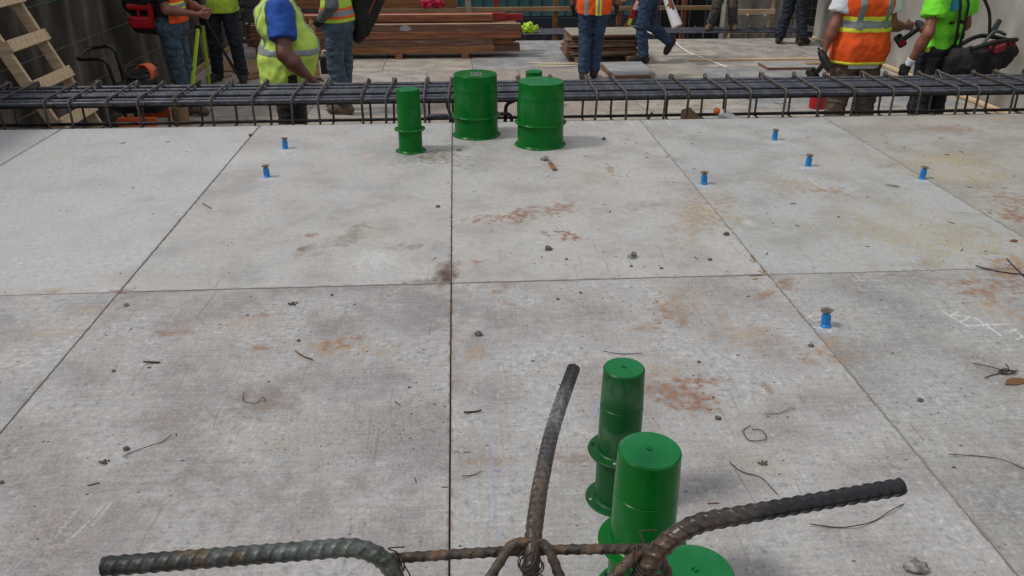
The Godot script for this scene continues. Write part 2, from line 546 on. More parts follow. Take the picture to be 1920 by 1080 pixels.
func panel_texture(w: int, h: int, x0: float, x1: float, z0: float, z1: float, light: Vector3, dark: Vector3, share: float, sd: int, with_stains := true, contrast := 1.0) -> ImageTexture:
	var ppm := w / (x1 - x0)
	var big := noise(sd, 2.6 / ppm, 4).get_image(w, h).get_data()
	var mid := noise(sd + 1, 16.0 / ppm, 4).get_image(w, h).get_data()
	var fine := noise(sd + 2, 95.0 / ppm, 2).get_image(w, h).get_data()
	var gran := noise(sd + 3, 30.0 / ppm, 5).get_image(w, h).get_data()
	var white := noise(sd + 6, 0.55, 1, FastNoiseLite.TYPE_VALUE).get_image(w, h).get_data()
	var im := noise(sd + 7, 95.0 / ppm, 2).get_image(w, maxi(8, h / 16))
	im.resize(w, h, Image.INTERPOLATE_BILINEAR)
	var along := im.get_data()
	im = noise(sd + 4, 70.0 / ppm, 3).get_image(maxi(8, w / 14), h)
	im.resize(w, h, Image.INTERPOLATE_BILINEAR)
	var across := im.get_data()
	var speck := noise(sd + 5, 60.0 / ppm, 1, FastNoiseLite.TYPE_PERLIN).get_image(w, h).get_data()
	var px := PackedByteArray()
	px.resize(w * h * 3)
	var dr := dark.x - light.x
	var dg := dark.y - light.y
	var db := dark.z - light.z
	var cut := 128.0 + (0.5 - share) * 190.0
	var i := 0
	for k in w * h:
		var b := float(big[k])
		var md := float(mid[k])
		var f := float(fine[k])
		var t := clampf((b * 0.62 + md * 0.4 + float(gran[k]) * 0.46 - cut * 1.48) * 0.0125 + 0.5, 0.0, 1.0) * share * 1.6
		var gn := float(gran[k])
		var a := (gn - 128.0) * 0.1 + (float(along[k]) - 128.0) * 0.05 + (float(across[k]) - 128.0) * 0.07 + (f - 128.0) * 0.1 + (float(white[k]) - 128.0) * 0.05 + (md - 128.0) * 0.05
		if gn < 88.0: a -= (88.0 - gn) * 0.26
		elif gn > 164.0: a += (gn - 164.0) * 0.3
		if along[k] > 196 and gn > 112.0: a -= (along[k] - 196) * 0.6
		if along[k] < 44 and gn < 130.0: a += (44 - along[k]) * 0.45
		a *= contrast
		var hue := (md - 128.0) * 0.012 + (float(big[(k + 7919) % big.size()]) - 128.0) * 0.015
		if speck[k] > 214: a -= (speck[k] - 214) * 1.5
		if across[k] > 208 and gn > 120.0: a -= (across[k] - 208) * 0.5
		px[i] = clampi(int(light.x + dr * t + a + hue), 0, 255)
		px[i + 1] = clampi(int(light.y + dg * t + a), 0, 255)
		px[i + 2] = clampi(int(light.z + db * t + a * 0.98 - hue), 0, 255)
		i += 3
	# dirt packed along the sheet edges
	for e in 4:
		var along_x := e < 2
		var wide := maxi(2, int((0.007 if along_x else 0.0075) * ppm))
		for d in wide:
			for q in (w if along_x else h):
				var k: int = ((d if e == 0 else h - 1 - d) * w + q) if along_x else (q * w + (d if e == 2 else w - 1 - d))
				var al := clampf((1.0 - float(d) / wide) * (0.1 + (mid[k] - 124.0) / 70.0 + (gran[k] - 128.0) / 110.0), 0.0, 0.5)
				i = k * 3
				px[i] = int(px[i] * (1.0 - al) + 112 * al)
				px[i + 1] = int(px[i + 1] * (1.0 - al) + 96 * al)
				px[i + 2] = int(px[i + 2] * (1.0 - al) + 84 * al)
	if with_stains:
		for s in STAINS:
			var reach: float = maxf(s[2], s[3]) * 1.5
			var ca := cos(deg_to_rad(s[4]))
			var sa := sin(deg_to_rad(s[4]))
			var i0 := maxi(0, int((s[0] - reach - x0) * ppm))
			var i1 := mini(w - 1, int((s[0] + reach - x0) * ppm))
			var j0 := maxi(0, int((s[1] - reach - z0) * ppm))
			var j1 := mini(h - 1, int((s[1] + reach - z0) * ppm))
			for j in range(j0, j1 + 1):
				for q in range(i0, i1 + 1):
					var dx: float = x0 + q / ppm - s[0]
					var dz: float = z0 + j / ppm - s[1]
					var u := (dx * ca + dz * sa) / s[2] as float
					var v := (dz * ca - dx * sa) / s[3] as float
					var d := sqrt(u * u + v * v)
					if d > 1.5: continue
					var k := j * w + q
					var n := (big[k] - 128.0) / 128.0 * 0.5 + (mid[k] - 128.0) / 128.0 * 1.0 + (gran[k] - 128.0) / 128.0 * 0.45
					var al := clampf((1.0 - d + n * (0.3 + 0.7 * minf(1.0, s[9]))) * 1.3, 0.0, 1.0) * s[8] as float
					if s[9] > 0: al *= clampf(0.66 + ((white[k] - 128.0) / 150.0 + (gran[k] - 128.0) / 130.0) * s[9], 0.1, 1.15)
					if al <= 0.0: continue
					al = minf(al, 0.95)
					i = k * 3
					var gr: float = (white[k] - 128.0) * 0.16 + (fine[k] - 128.0) * 0.1
					px[i] = clampi(int(px[i] * (1.0 - al) + (s[5] + gr) * al), 0, 255)
					px[i + 1] = clampi(int(px[i + 1] * (1.0 - al) + (s[6] + gr) * al), 0, 255)
					px[i + 2] = clampi(int(px[i + 2] * (1.0 - al) + (s[7] + gr) * al), 0, 255)
		for s in STROKES:
			for e in range(5, s.size() - 3, 2):
				var a := Vector2(s[e], s[e + 1])
				var b := Vector2(s[e + 2], s[e + 3])
				var wd: float = s[4]
				var i0 := maxi(0, int((minf(a.x, b.x) - wd - x0) * ppm))
				var i1 := mini(w - 1, int((maxf(a.x, b.x) + wd - x0) * ppm) + 1)
				var j0 := maxi(0, int((minf(a.y, b.y) - wd - z0) * ppm))
				var j1 := mini(h - 1, int((maxf(a.y, b.y) + wd - z0) * ppm) + 1)
				var ab := b - a
				var l2 := maxf(ab.length_squared(), 1e-9)
				for j in range(j0, j1 + 1):
					for q in range(i0, i1 + 1):
						var p := Vector2(x0 + q / ppm, z0 + j / ppm)
						var t := clampf((p - a).dot(ab) / l2, 0.0, 1.0)
						var d := p.distance_to(a + ab * t)
						var soft := maxf(wd, 0.8 / ppm)
						if d > soft: continue
						var k := j * w + q
						var al := clampf((1.0 - d / soft) * 1.8, 0.0, 1.0) * s[3] * clampf(0.6 + (fine[k] - 110.0) / 80.0, 0.25, 1.0) as float
						i = k * 3
						px[i] = int(px[i] * (1.0 - al) + s[0] * al)
						px[i + 1] = int(px[i + 1] * (1.0 - al) + s[1] * al)
						px[i + 2] = int(px[i + 2] * (1.0 - al) + s[2] * al)
	return ImageTexture.create_from_image(Image.create_from_data(w, h, false, Image.FORMAT_RGB8, px))

func deck_material(called: String, tex: Texture2D, rough := 0.55) -> StandardMaterial3D:
	var m := mat(called, Color(1, 1, 1), rough)
	m.albedo_texture = tex
	m.texture_repeat = false
	m.metallic_specular = 0.42
	return m
# ---------- figures ----------
# bones: [from, to, radius, radius, flat]; d = smooth union of tapered capsules; flat ends are cut square at the far end.
# clips: [normal, distance] keep the side where normal . p < distance; cuts: bones taken away
func skin(bones: Array, k: float, cell: float, clips: Array = [], cuts: Array = [], amp := 0.0, fr := Vector3(9, 16, 9), sd := 1, swell := 0.0) -> Shape:
	var lo := Vector3(99, 99, 99)
	var hi := -lo
	for b in bones:
		var r: float = maxf(b[2], b[3]) + swell
		lo = lo.min((b[0] as Vector3).min(b[1]) - Vector3.ONE * r)
		hi = hi.max((b[0] as Vector3).max(b[1]) + Vector3.ONE * r)
	for c in clips:
		var nn: Vector3 = c[0]
		if nn.y > 0.99: hi.y = minf(hi.y, c[1])
		elif nn.y < -0.99: lo.y = maxf(lo.y, -c[1])
	lo -= Vector3.ONE * cell * 2.2
	hi += Vector3.ONE * cell * 2.2
	var nx := int((hi.x - lo.x) / cell) + 1
	var ny := int((hi.y - lo.y) / cell) + 1
	var nz := int((hi.z - lo.z) / cell) + 1
	var f := PackedFloat32Array()
	f.resize(nx * ny * nz)
	f.fill(1.0)
	var sxy := nx * ny
	for b in bones:
		var a: Vector3 = b[0]
		var ab: Vector3 = b[1] - b[0]
		var ra: float = b[2] + swell
		var rd: float = b[3] - b[2]
		var l2 := maxf(ab.length_squared(), 1e-8)
		var ln := sqrt(l2)
		var flat: bool = b.size() > 4 and b[4]
		var rr := maxf(b[2], b[3]) + swell + k + cell * 2.0
		var p0 := ((b[0] as Vector3).min(b[1]) - Vector3.ONE * rr - lo) / cell
		var p1 := ((b[0] as Vector3).max(b[1]) + Vector3.ONE * rr - lo) / cell
		for z in range(maxi(0, int(p0.z)), mini(nz, int(p1.z) + 2)):
			for y in range(maxi(0, int(p0.y)), mini(ny, int(p1.y) + 2)):
				var row := z * sxy + y * nx
				for x in range(maxi(0, int(p0.x)), mini(nx, int(p1.x) + 2)):
					var q := lo + Vector3(x, y, z) * cell - a
					var t := q.dot(ab) / l2
					var tc := clampf(t, 0.0, 1.0)
					var d := (q - ab * tc).length() - ra - rd * tc
					if flat and t > 1.0: d = maxf(d, (t - 1.0) * ln)
					var o := f[row + x]
					var h := k - absf(o - d)
					f[row + x] = minf(o, d) if h <= 0.0 else minf(o, d) - h * h / (4.0 * k)
	for b in cuts:
		var a: Vector3 = b[0]
		var ab: Vector3 = b[1] - b[0]
		var l2 := maxf(ab.length_squared(), 1e-8)
		var rr := maxf(b[2], b[3]) + cell * 3.0
		var p0 := ((b[0] as Vector3).min(b[1]) - Vector3.ONE * rr - lo) / cell
		var p1 := ((b[0] as Vector3).max(b[1]) + Vector3.ONE * rr - lo) / cell
		for z in range(maxi(0, int(p0.z)), mini(nz, int(p1.z) + 2)):
			for y in range(maxi(0, int(p0.y)), mini(ny, int(p1.y) + 2)):
				for x in range(maxi(0, int(p0.x)), mini(nx, int(p1.x) + 2)):
					var q := lo + Vector3(x, y, z) * cell - a
					var tc := clampf(q.dot(ab) / l2, 0.0, 1.0)
					var d := (q - ab * tc).length() - lerpf(b[2], b[3], tc)
					var w := z * sxy + y * nx + x
					f[w] = maxf(f[w], -d)
	var cloth := noise(sd, 1.0, 2)
	if amp > 0.0:
		for w in f.size():
			if absf(f[w]) < cell * 2.5:
				var p := lo + Vector3(w % nx, (w / nx) % ny, w / sxy) * cell
				f[w] += amp * cloth.get_noise_3dv(p * fr)
	for c in clips:
		var nn: Vector3 = c[0]
		for w in f.size():
			if f[w] < cell * 3.0:
				var p := lo + Vector3(w % nx, (w / nx) % ny, w / sxy) * cell
				f[w] = maxf(f[w], nn.dot(p) - c[1])
	var s := Shape.new()
	var id := PackedInt32Array()
	id.resize(f.size())
	id.fill(-1)
	var lim := cell * 3.0
	var co := [0, 1, nx, nx + 1, sxy, sxy + 1, sxy + nx, sxy + nx + 1]
	var ed := [[0, 1], [2, 3], [4, 5], [6, 7], [0, 2], [1, 3], [4, 6], [5, 7], [0, 4], [1, 5], [2, 6], [3, 7]]
	var g := PackedFloat32Array()
	g.resize(8)
	for z in nz - 1:
		for y in ny - 1:
			var row := z * sxy + y * nx
			for x in nx - 1:
				var w := row + x
				if absf(f[w]) > lim: continue
				var m := 0
				for q in 8:
					g[q] = f[w + co[q]]
					if g[q] < 0.0: m += 1
				if m == 0 or m == 8: continue
				var sum := Vector3.ZERO
				var cnt := 0
				for e in ed:
					var fa := g[e[0]]
					var fb := g[e[1]]
					if (fa < 0.0) != (fb < 0.0):
						var t := fa / (fa - fb)
						var ia: int = e[0]
						var ib: int = e[1]
						sum += Vector3(ia & 1, (ia >> 1) & 1, ia >> 2).lerp(Vector3(ib & 1, (ib >> 1) & 1, ib >> 2), t)
						cnt += 1
				var gr := Vector3(g[1] - g[0] + g[3] - g[2] + g[5] - g[4] + g[7] - g[6], g[2] - g[0] + g[3] - g[1] + g[6] - g[4] + g[7] - g[5], g[4] - g[0] + g[5] - g[1] + g[6] - g[2] + g[7] - g[3])
				id[w] = s.vert(lo + (Vector3(x, y, z) + sum / cnt) * cell, gr.normalized())
	for z in range(1, nz - 1):
		for y in range(1, ny - 1):
			var row := z * sxy + y * nx
			for x in range(1, nx - 1):
				var w := row + x
				var a := f[w]
				if absf(a) > lim: continue
				if (a < 0.0) != (f[w + 1] < 0.0): s.quad(id[w], id[w - nx], id[w - nx - sxy], id[w - sxy])
				if (a < 0.0) != (f[w + nx] < 0.0): s.quad(id[w], id[w - 1], id[w - 1 - sxy], id[w - sxy])
				if (a < 0.0) != (f[w + sxy] < 0.0): s.quad(id[w], id[w - 1], id[w - 1 - nx], id[w - nx])
	return s

# a hand whose wrist is at the origin: fingers run along -y, palm faces -z, thumb on +x; curl 0 = flat, 1 = fist
var hands := {}
func hand(curl: float, swell := 0.0) -> Shape:
	var key := "%.2f %.4f" % [curl, swell]
	if hands.has(key): return hands[key]
	var b := [[Vector3(0, 0.01, 0), Vector3(0, -0.02, 0), 0.024, 0.025], [Vector3(-0.012, -0.03, 0), Vector3(-0.024, -0.085, 0), 0.017, 0.013], [Vector3(0.012, -0.03, 0), Vector3(0.024, -0.088, 0), 0.018, 0.013], [Vector3(0, -0.03, 0), Vector3(0, -0.088, 0), 0.018, 0.014]]
	var len := [0.036, 0.044, 0.041, 0.031]
	for k in 4:
		var p := Vector3(0.029 - 0.0195 * k, -0.09 + absf(k - 1.4) * 0.004, 0)
		var ang := 0.12
		for j in 3:
			ang += curl * [1.15, 1.45, 0.9][j]
			var q: Vector3 = p + Vector3(0, -cos(ang), -sin(ang)) * len[k] * [1.0, 0.68, 0.52][j]
			b.append([p, q, 0.0092 - 0.0008 * j, 0.0088 - 0.0009 * j])
			p = q
	var t0 := Vector3(0.022, -0.028, -0.006)
	var t1 := t0 + Vector3(0.024, -0.03, -0.016 - curl * 0.012)
	var t2 := t1 + Vector3(0.008 - curl * 0.02, -0.03, -0.008 - curl * 0.012)
	b.append([t0, t1, 0.0135, 0.011])
	b.append([t1, t2, 0.0105, 0.0085])
	hands[key] = skin(b, 0.006, 0.0052, [], [], 0.0, Vector3.ONE, 1, swell)
	return hands[key]

func place_hand(wrist: Vector3, elbow: Vector3, palm: Vector3, left: bool) -> Transform3D:
	var y := (elbow - wrist).normalized()
	var z := -(palm - y * palm.dot(y)).normalized()
	var x := y.cross(z)
	if left: x = -x
	return Transform3D(Basis(x, y, z), wrist)

# joints of a standing figure that faces -z with its feet at y = 0 (left is -x)
func stance(s := 1.0) -> Dictionary:
	var j := {"pelvis": Vector3(0, 0.95, 0), "waist": Vector3(0, 1.1, 0), "chest": Vector3(0, 1.3, 0), "neck": Vector3(0, 1.49, 0.01), "head": Vector3(0, 1.65, -0.02)}
	for q in [["l", -1.0], ["r", 1.0]]:
		var e: float = q[1]
		j[q[0] + "hip"] = Vector3(0.095 * e, 0.9, 0)
		j[q[0] + "knee"] = Vector3(0.11 * e, 0.5, -0.015)
		j[q[0] + "ankle"] = Vector3(0.12 * e, 0.1, 0.03)
		j[q[0] + "toe"] = Vector3(0.15 * e, 0.045, -0.14)
		j[q[0] + "shoulder"] = Vector3(0.185 * e, 1.42, 0.01)
		j[q[0] + "elbow"] = Vector3(0.25 * e, 1.13, 0.03)
		j[q[0] + "wrist"] = Vector3(0.27 * e, 0.89, -0.05)
	for key in j: j[key] *= s
	return j

func torso(j: Dictionary, w: float, belly: float, low := 0.0) -> Array:
	var rt: Vector3 = (j.rshoulder - j.lshoulder).normalized()
	var fw := Vector3(rt.z, 0, -rt.x)
	var b := [
		[j.lshoulder.lerp(j.chest, 0.25), j.rshoulder.lerp(j.chest, 0.25), 0.075, 0.075],
		[j.chest - rt * 0.075 * w, j.chest + rt * 0.075 * w, 0.112 * w, 0.112 * w],
		[j.waist - rt * 0.07 * w + fw * belly * 0.5, j.waist + rt * 0.07 * w + fw * belly * 0.5, 0.1 * w + belly * 0.5, 0.1 * w + belly * 0.5],
		[j.pelvis - rt * 0.07 * w + fw * belly * 0.3, j.pelvis + rt * 0.07 * w + fw * belly * 0.3, 0.108 * w + belly * 0.25, 0.108 * w + belly * 0.25],
		[j.neck.lerp(j.chest, 0.35), j.neck, 0.07, 0.058]]
	if low > 0.0:
		b.append([j.pelvis - rt * 0.06 * w, j.pelvis - rt * 0.06 * w - Vector3(0, low, 0), 0.115 * w + belly * 0.2, 0.112 * w + belly * 0.2])
		b.append([j.pelvis + rt * 0.06 * w, j.pelvis + rt * 0.06 * w - Vector3(0, low, 0), 0.115 * w + belly * 0.2, 0.112 * w + belly * 0.2])
	return b

func limbs(j: Dictionary, arm := 1.0) -> Array:
	var b := []
	for e in ["l", "r"]:
		b.append([j[e + "shoulder"], j[e + "elbow"], 0.056 * arm, 0.041 * arm])
		b.append([j[e + "elbow"], j[e + "elbow"].lerp(j[e + "wrist"], 0.35), 0.041 * arm, 0.042 * arm])
		b.append([j[e + "elbow"].lerp(j[e + "wrist"], 0.35), j[e + "wrist"], 0.042 * arm, 0.026 * arm])
	return b

func legs(j: Dictionary, thick := 1.0) -> Array:
	var b := []
	for e in ["l", "r"]:
		b.append([j[e + "hip"], j[e + "knee"], 0.088 * thick, 0.062 * thick])
		b.append([j[e + "knee"], j[e + "ankle"], 0.062 * thick, 0.058 * thick, true])
	b.append([j.lhip.lerp(j.pelvis, 0.3), j.rhip.lerp(j.pelvis, 0.3), 0.115 * thick, 0.115 * thick])
	return b

# look: skin, trousers, top, vest ... are materials; returns the figure's root
func person(label: String, at: Vector3, turn: float, j: Dictionary, look: Dictionary) -> Node3D:
	var p := thing("person", label, "person", at, turn, "workers on the building site")
	var w: float = look.get("wide", 1.0)
	var belly: float = look.get("belly", 0.0)
	var cell: float = look.get("cell", 0.016)
	var thick: float = look.get("thick", 1.0)
	var up: Vector3 = (j.head - j.neck).normalized()
	var rt: Vector3 = (j.rshoulder - j.lshoulder).normalized()
	var fw := up.cross(rt).normalized() * 1.0
	# body: one continuous figure
	var arm: float = look.get("arm", 1.0)
	var bb := torso(j, w * 0.92, belly * 0.9) + limbs(j, arm) + legs(j, 0.8 * thick)
	bb.append([j.neck, j.head - up * 0.05, 0.056, 0.056])
	var s := skin(bb, 0.035, 0.02)
	var hd := [[j.head + up * 0.03, j.head - up * 0.02, 0.092, 0.086], [j.head - up * 0.05 + fw * 0.03, j.head - up * 0.09 + fw * 0.045, 0.06, 0.042],
		[j.head - up * 0.005 + fw * 0.085, j.head - up * 0.03 + fw * 0.108, 0.012, 0.016], [j.head - up * 0.068 + fw * 0.085 - rt * 0.018, j.head - up * 0.068 + fw * 0.085 + rt * 0.018, 0.011, 0.011],
		[j.head + rt * 0.088, j.head + rt * 0.092 - up * 0.03, 0.016, 0.012], [j.head - rt * 0.088, j.head - rt * 0.092 - up * 0.03, 0.016, 0.012]]
	s.add(skin(hd, 0.02, 0.012))
	for e in ["l", "r"]:
		var palm: Vector3 = look.get(e + "palm", Vector3(1 if e == "l" else -1, 0, -0.35))
		var t := place_hand(j[e + "wrist"], j[e + "elbow"], palm, e == "l")
		s.add(hand(look.get(e + "curl", 0.35)), t)
		if look.has("gloves"):
			put("glove", Shape.new().add(hand(look.get(e + "curl", 0.35), 0.003), t), look.gloves, p)
			put("glove_cuff", skin([[j[e + "wrist"].lerp(j[e + "elbow"], -0.02), j[e + "wrist"].lerp(j[e + "elbow"], 0.14), 0.031, 0.037, true]], 0.01, 0.008), look.get("cuff", look.gloves), p)
	put("body", s, look.skin, p)
	for e in [-1.0, 1.0]:
		put("eye", Shape.new().lathe([Vector2(0, -0.011), Vector2(0.008, -0.008), Vector2(0.011, 0), Vector2(0.008, 0.008), Vector2(0, 0.011)], 10, Transform3D(Basis(), j.head + fw * 0.082 + rt * 0.033 * e)), M.eye, p)
	put("hair", skin([[j.head + up * 0.05 - fw * 0.02, j.head - up * 0.02 - fw * 0.035, 0.09, 0.078]], 0.02, 0.012), M.hair, p)
	var hb := Basis(rt, up, rt.cross(up))
	var hat := put("hard_hat", Shape.new().lathe([Vector2(0.15, 0.0), Vector2(0.152, 0.006), Vector2(0.118, 0.014), Vector2(0.115, 0.06), Vector2(0.09, 0.11), Vector2(0.05, 0.132), Vector2(0.0, 0.138)], 28, Transform3D(hb, j.head + up * 0.045 - fw * 0.005)), look.get("hat", M.hat_white), p)
	put("ridge", skin([[j.head + up * 0.17 + fw * 0.08, j.head + up * 0.187, 0.014, 0.016], [j.head + up * 0.187, j.head + up * 0.165 - fw * 0.085, 0.016, 0.014]], 0.01, 0.008), look.get("hat", M.hat_white), hat)
	# trousers, with folds that run across the leg
	var tb := legs(j, thick)
	var tw := torso(j, w * 0.97, belly)
	tb.append(tw[3]); 
	tb.append([j.pelvis, j.pelvis + Vector3(0, 0.04, 0), 0.1 * w, 0.1 * w])
	put("trousers", skin(tb, 0.03, cell, [[Vector3.UP, j.pelvis.y + 0.07]], [], look.get("fold", 0.013), Vector3(11, 19, 11), int(at.x * 100) + 7, 0.012), look.trousers, p)
	# boots
	for e in ["l", "r"]:
		var an: Vector3 = j[e + "ankle"]
		var to: Vector3 = j[e + "toe"]
		var heel := an + (an - to).slide(Vector3.UP).normalized() * 0.035 + Vector3(0, -0.045, 0)
		if absf(to.y - an.y) > 0.09: heel = an.lerp(an * 2 - to, 0.2)
		put("boot", skin([[an + Vector3(0, 0.06, 0), an, 0.05, 0.048], [an, heel, 0.045, 0.045], [heel, to.lerp(an, 0.35), 0.045, 0.045], [to.lerp(an, 0.35), to, 0.046, 0.043]], 0.03, 0.012), look.boots, p)
	# shirt
	var sh := torso(j, w, belly, look.get("tail", 0.03))
	var sleeve: float = look.get("sleeve", 0.55)
	for e in ["l", "r"]:
		var sw: float = look.get("sleeve_wide", 1.0)
		if sleeve <= 1.0:
			sh.append([j[e + "shoulder"], j[e + "shoulder"].lerp(j[e + "elbow"], sleeve), 0.062 * sw, 0.062 * sw, true])
		else:
			sh.append([j[e + "shoulder"], j[e + "elbow"], 0.06 * sw, 0.05 * sw])
			sh.append([j[e + "elbow"], j[e + "elbow"].lerp(j[e + "wrist"], 0.96), 0.05 * sw, 0.036 * sw, true])
	put("shirt", skin(sh, 0.04, cell, [[Vector3.DOWN, -(j.pelvis.y - look.get("tail", 0.03) as float)], [up, up.dot(j.neck) + 0.02]], [], 0.009, Vector3(9, 10, 9), int(at.z * 100), 0.008), look.top, p)
	if look.has("vest"):
		var hem: float = look.get("hem", j.pelvis.y - 0.12)
		var vb := torso(j, w * look.get("vest_wide", 1.0), belly, j.pelvis.y - hem + 0.05)
		vb.append([j.lshoulder.lerp(j.neck, 0.15), j.neck, 0.06, 0.06])
		vb.append([j.rshoulder.lerp(j.neck, 0.15), j.neck, 0.06, 0.06])
		var holes := []
		for e in ["l", "r"]:
			holes.append([j[e + "shoulder"] + rt * (0.055 if e == "r" else -0.055) + Vector3(0, 0.02, 0), j[e + "shoulder"].lerp(j[e + "elbow"], look.get("hole", 0.3)) + rt * (0.06 if e == "r" else -0.06), look.get("hole_r", 0.078), look.get("hole_r", 0.085)])
		holes.append([j.neck + Vector3(0, 0.06, 0), j.neck + fw * 0.16 + Vector3(0, -0.05, 0), 0.075, 0.05])
		var amp: float = look.get("vest_fold", 0.012)
		var sd := int(at.x * 70) + 3
		var fr := Vector3(7, 6, 7)
		var vc := [[Vector3.DOWN, -hem], [Vector3.UP, j.neck.y - 0.01]]
		if look.has("open"): vc.append([Vector3.BACK, look.open])
		var vest := put("vest", skin(vb, 0.05, cell, vc, holes, amp, fr, sd, 0.034), look.vest, p)
		# bands: [y0, y1, swell, material] round the body and [x0, x1 along the shoulders, ...] over the shoulders
		for q in look.get("bands", []):
			put(q[4] if q.size() > 4 else "reflective_band", skin(vb, 0.05, 0.012, [[Vector3.DOWN, -(q[0] as float)], [Vector3.UP, q[1] as float], [Vector3.BACK, look.get("open", 9.0)]], holes, amp, fr, sd, 0.034 + q[2] as float), q[3], vest)
		for q in look.get("straps", []):
			var c0: float = q[0]
			var c1: float = q[1]
			var cl := [[-rt, -(rt.dot(j.chest) + c0)], [rt, rt.dot(j.chest) + c1], [Vector3.DOWN, -(q[2] as float)], [Vector3.UP, j.neck.y - 0.015]]
			put("reflective_strap", skin(vb, 0.05, 0.012, cl, holes, amp, fr, sd, 0.034 + q[3] as float), q[4], vest)
	return p
# ---------- the place ----------
const LOW := -0.8      # level of the lower deck
const BED := -0.19     # bottom of the beam form

func _ready() -> void:
	var cam := Camera3D.new()
	cam.name = "camera"
	cam.position = Vector3(0, 1.322, 0)
	cam.rotation_degrees = Vector3(-25.514, -3.655, 0)
	cam.fov = 38.646
	cam.near = 0.05
	cam.far = 900.0
	add_child(cam)
	cam.current = true
	var sky := ProceduralSkyMaterial.new()
	sky.sky_top_color = Color(0.865, 0.863, 0.878)
	sky.sky_horizon_color = Color(0.885, 0.88, 0.885)
	sky.sky_curve = 0.2
	sky.ground_bottom_color = Color(0.3, 0.3, 0.3)
	sky.ground_horizon_color = Color(0.6, 0.6, 0.6)
	sky.sun_angle_max = 1.0
	sky.sky_energy_multiplier = 0.88
	var env := Environment.new()
	env.background_mode = Environment.BG_SKY
	env.sky = Sky.new()
	env.sky.sky_material = sky
	env.tonemap_mode = Environment.TONE_MAPPER_LINEAR
	env.tonemap_exposure = 1.05
	env.sdfgi_enabled = true
	env.ssao_enabled = true
	env.ssil_enabled = true
	var we := WorldEnvironment.new()
	we.name = "world"
	we.environment = env
	add_child(we)
	var sun := DirectionalLight3D.new()
	sun.name = "sun"
	sun.light_energy = 0.52
	sun.light_color = Color(1.0, 0.975, 0.94)
	sun.light_angular_distance = 10.0
	sun.shadow_enabled = true
	sun.rotation_degrees = Vector3(-52, -82, 0)
	add_child(sun)
	rng.seed = 20
	wobble = noise(5, 1.0, 3)
	make_materials()
	near_deck()
	lower_deck()
	beam_cage()
	sleeves()
	inserts()
	dowels()
	walls_and_street()
	far_cage()
	stacks()
	left_side()
	floor_things()
	people()
	debris()

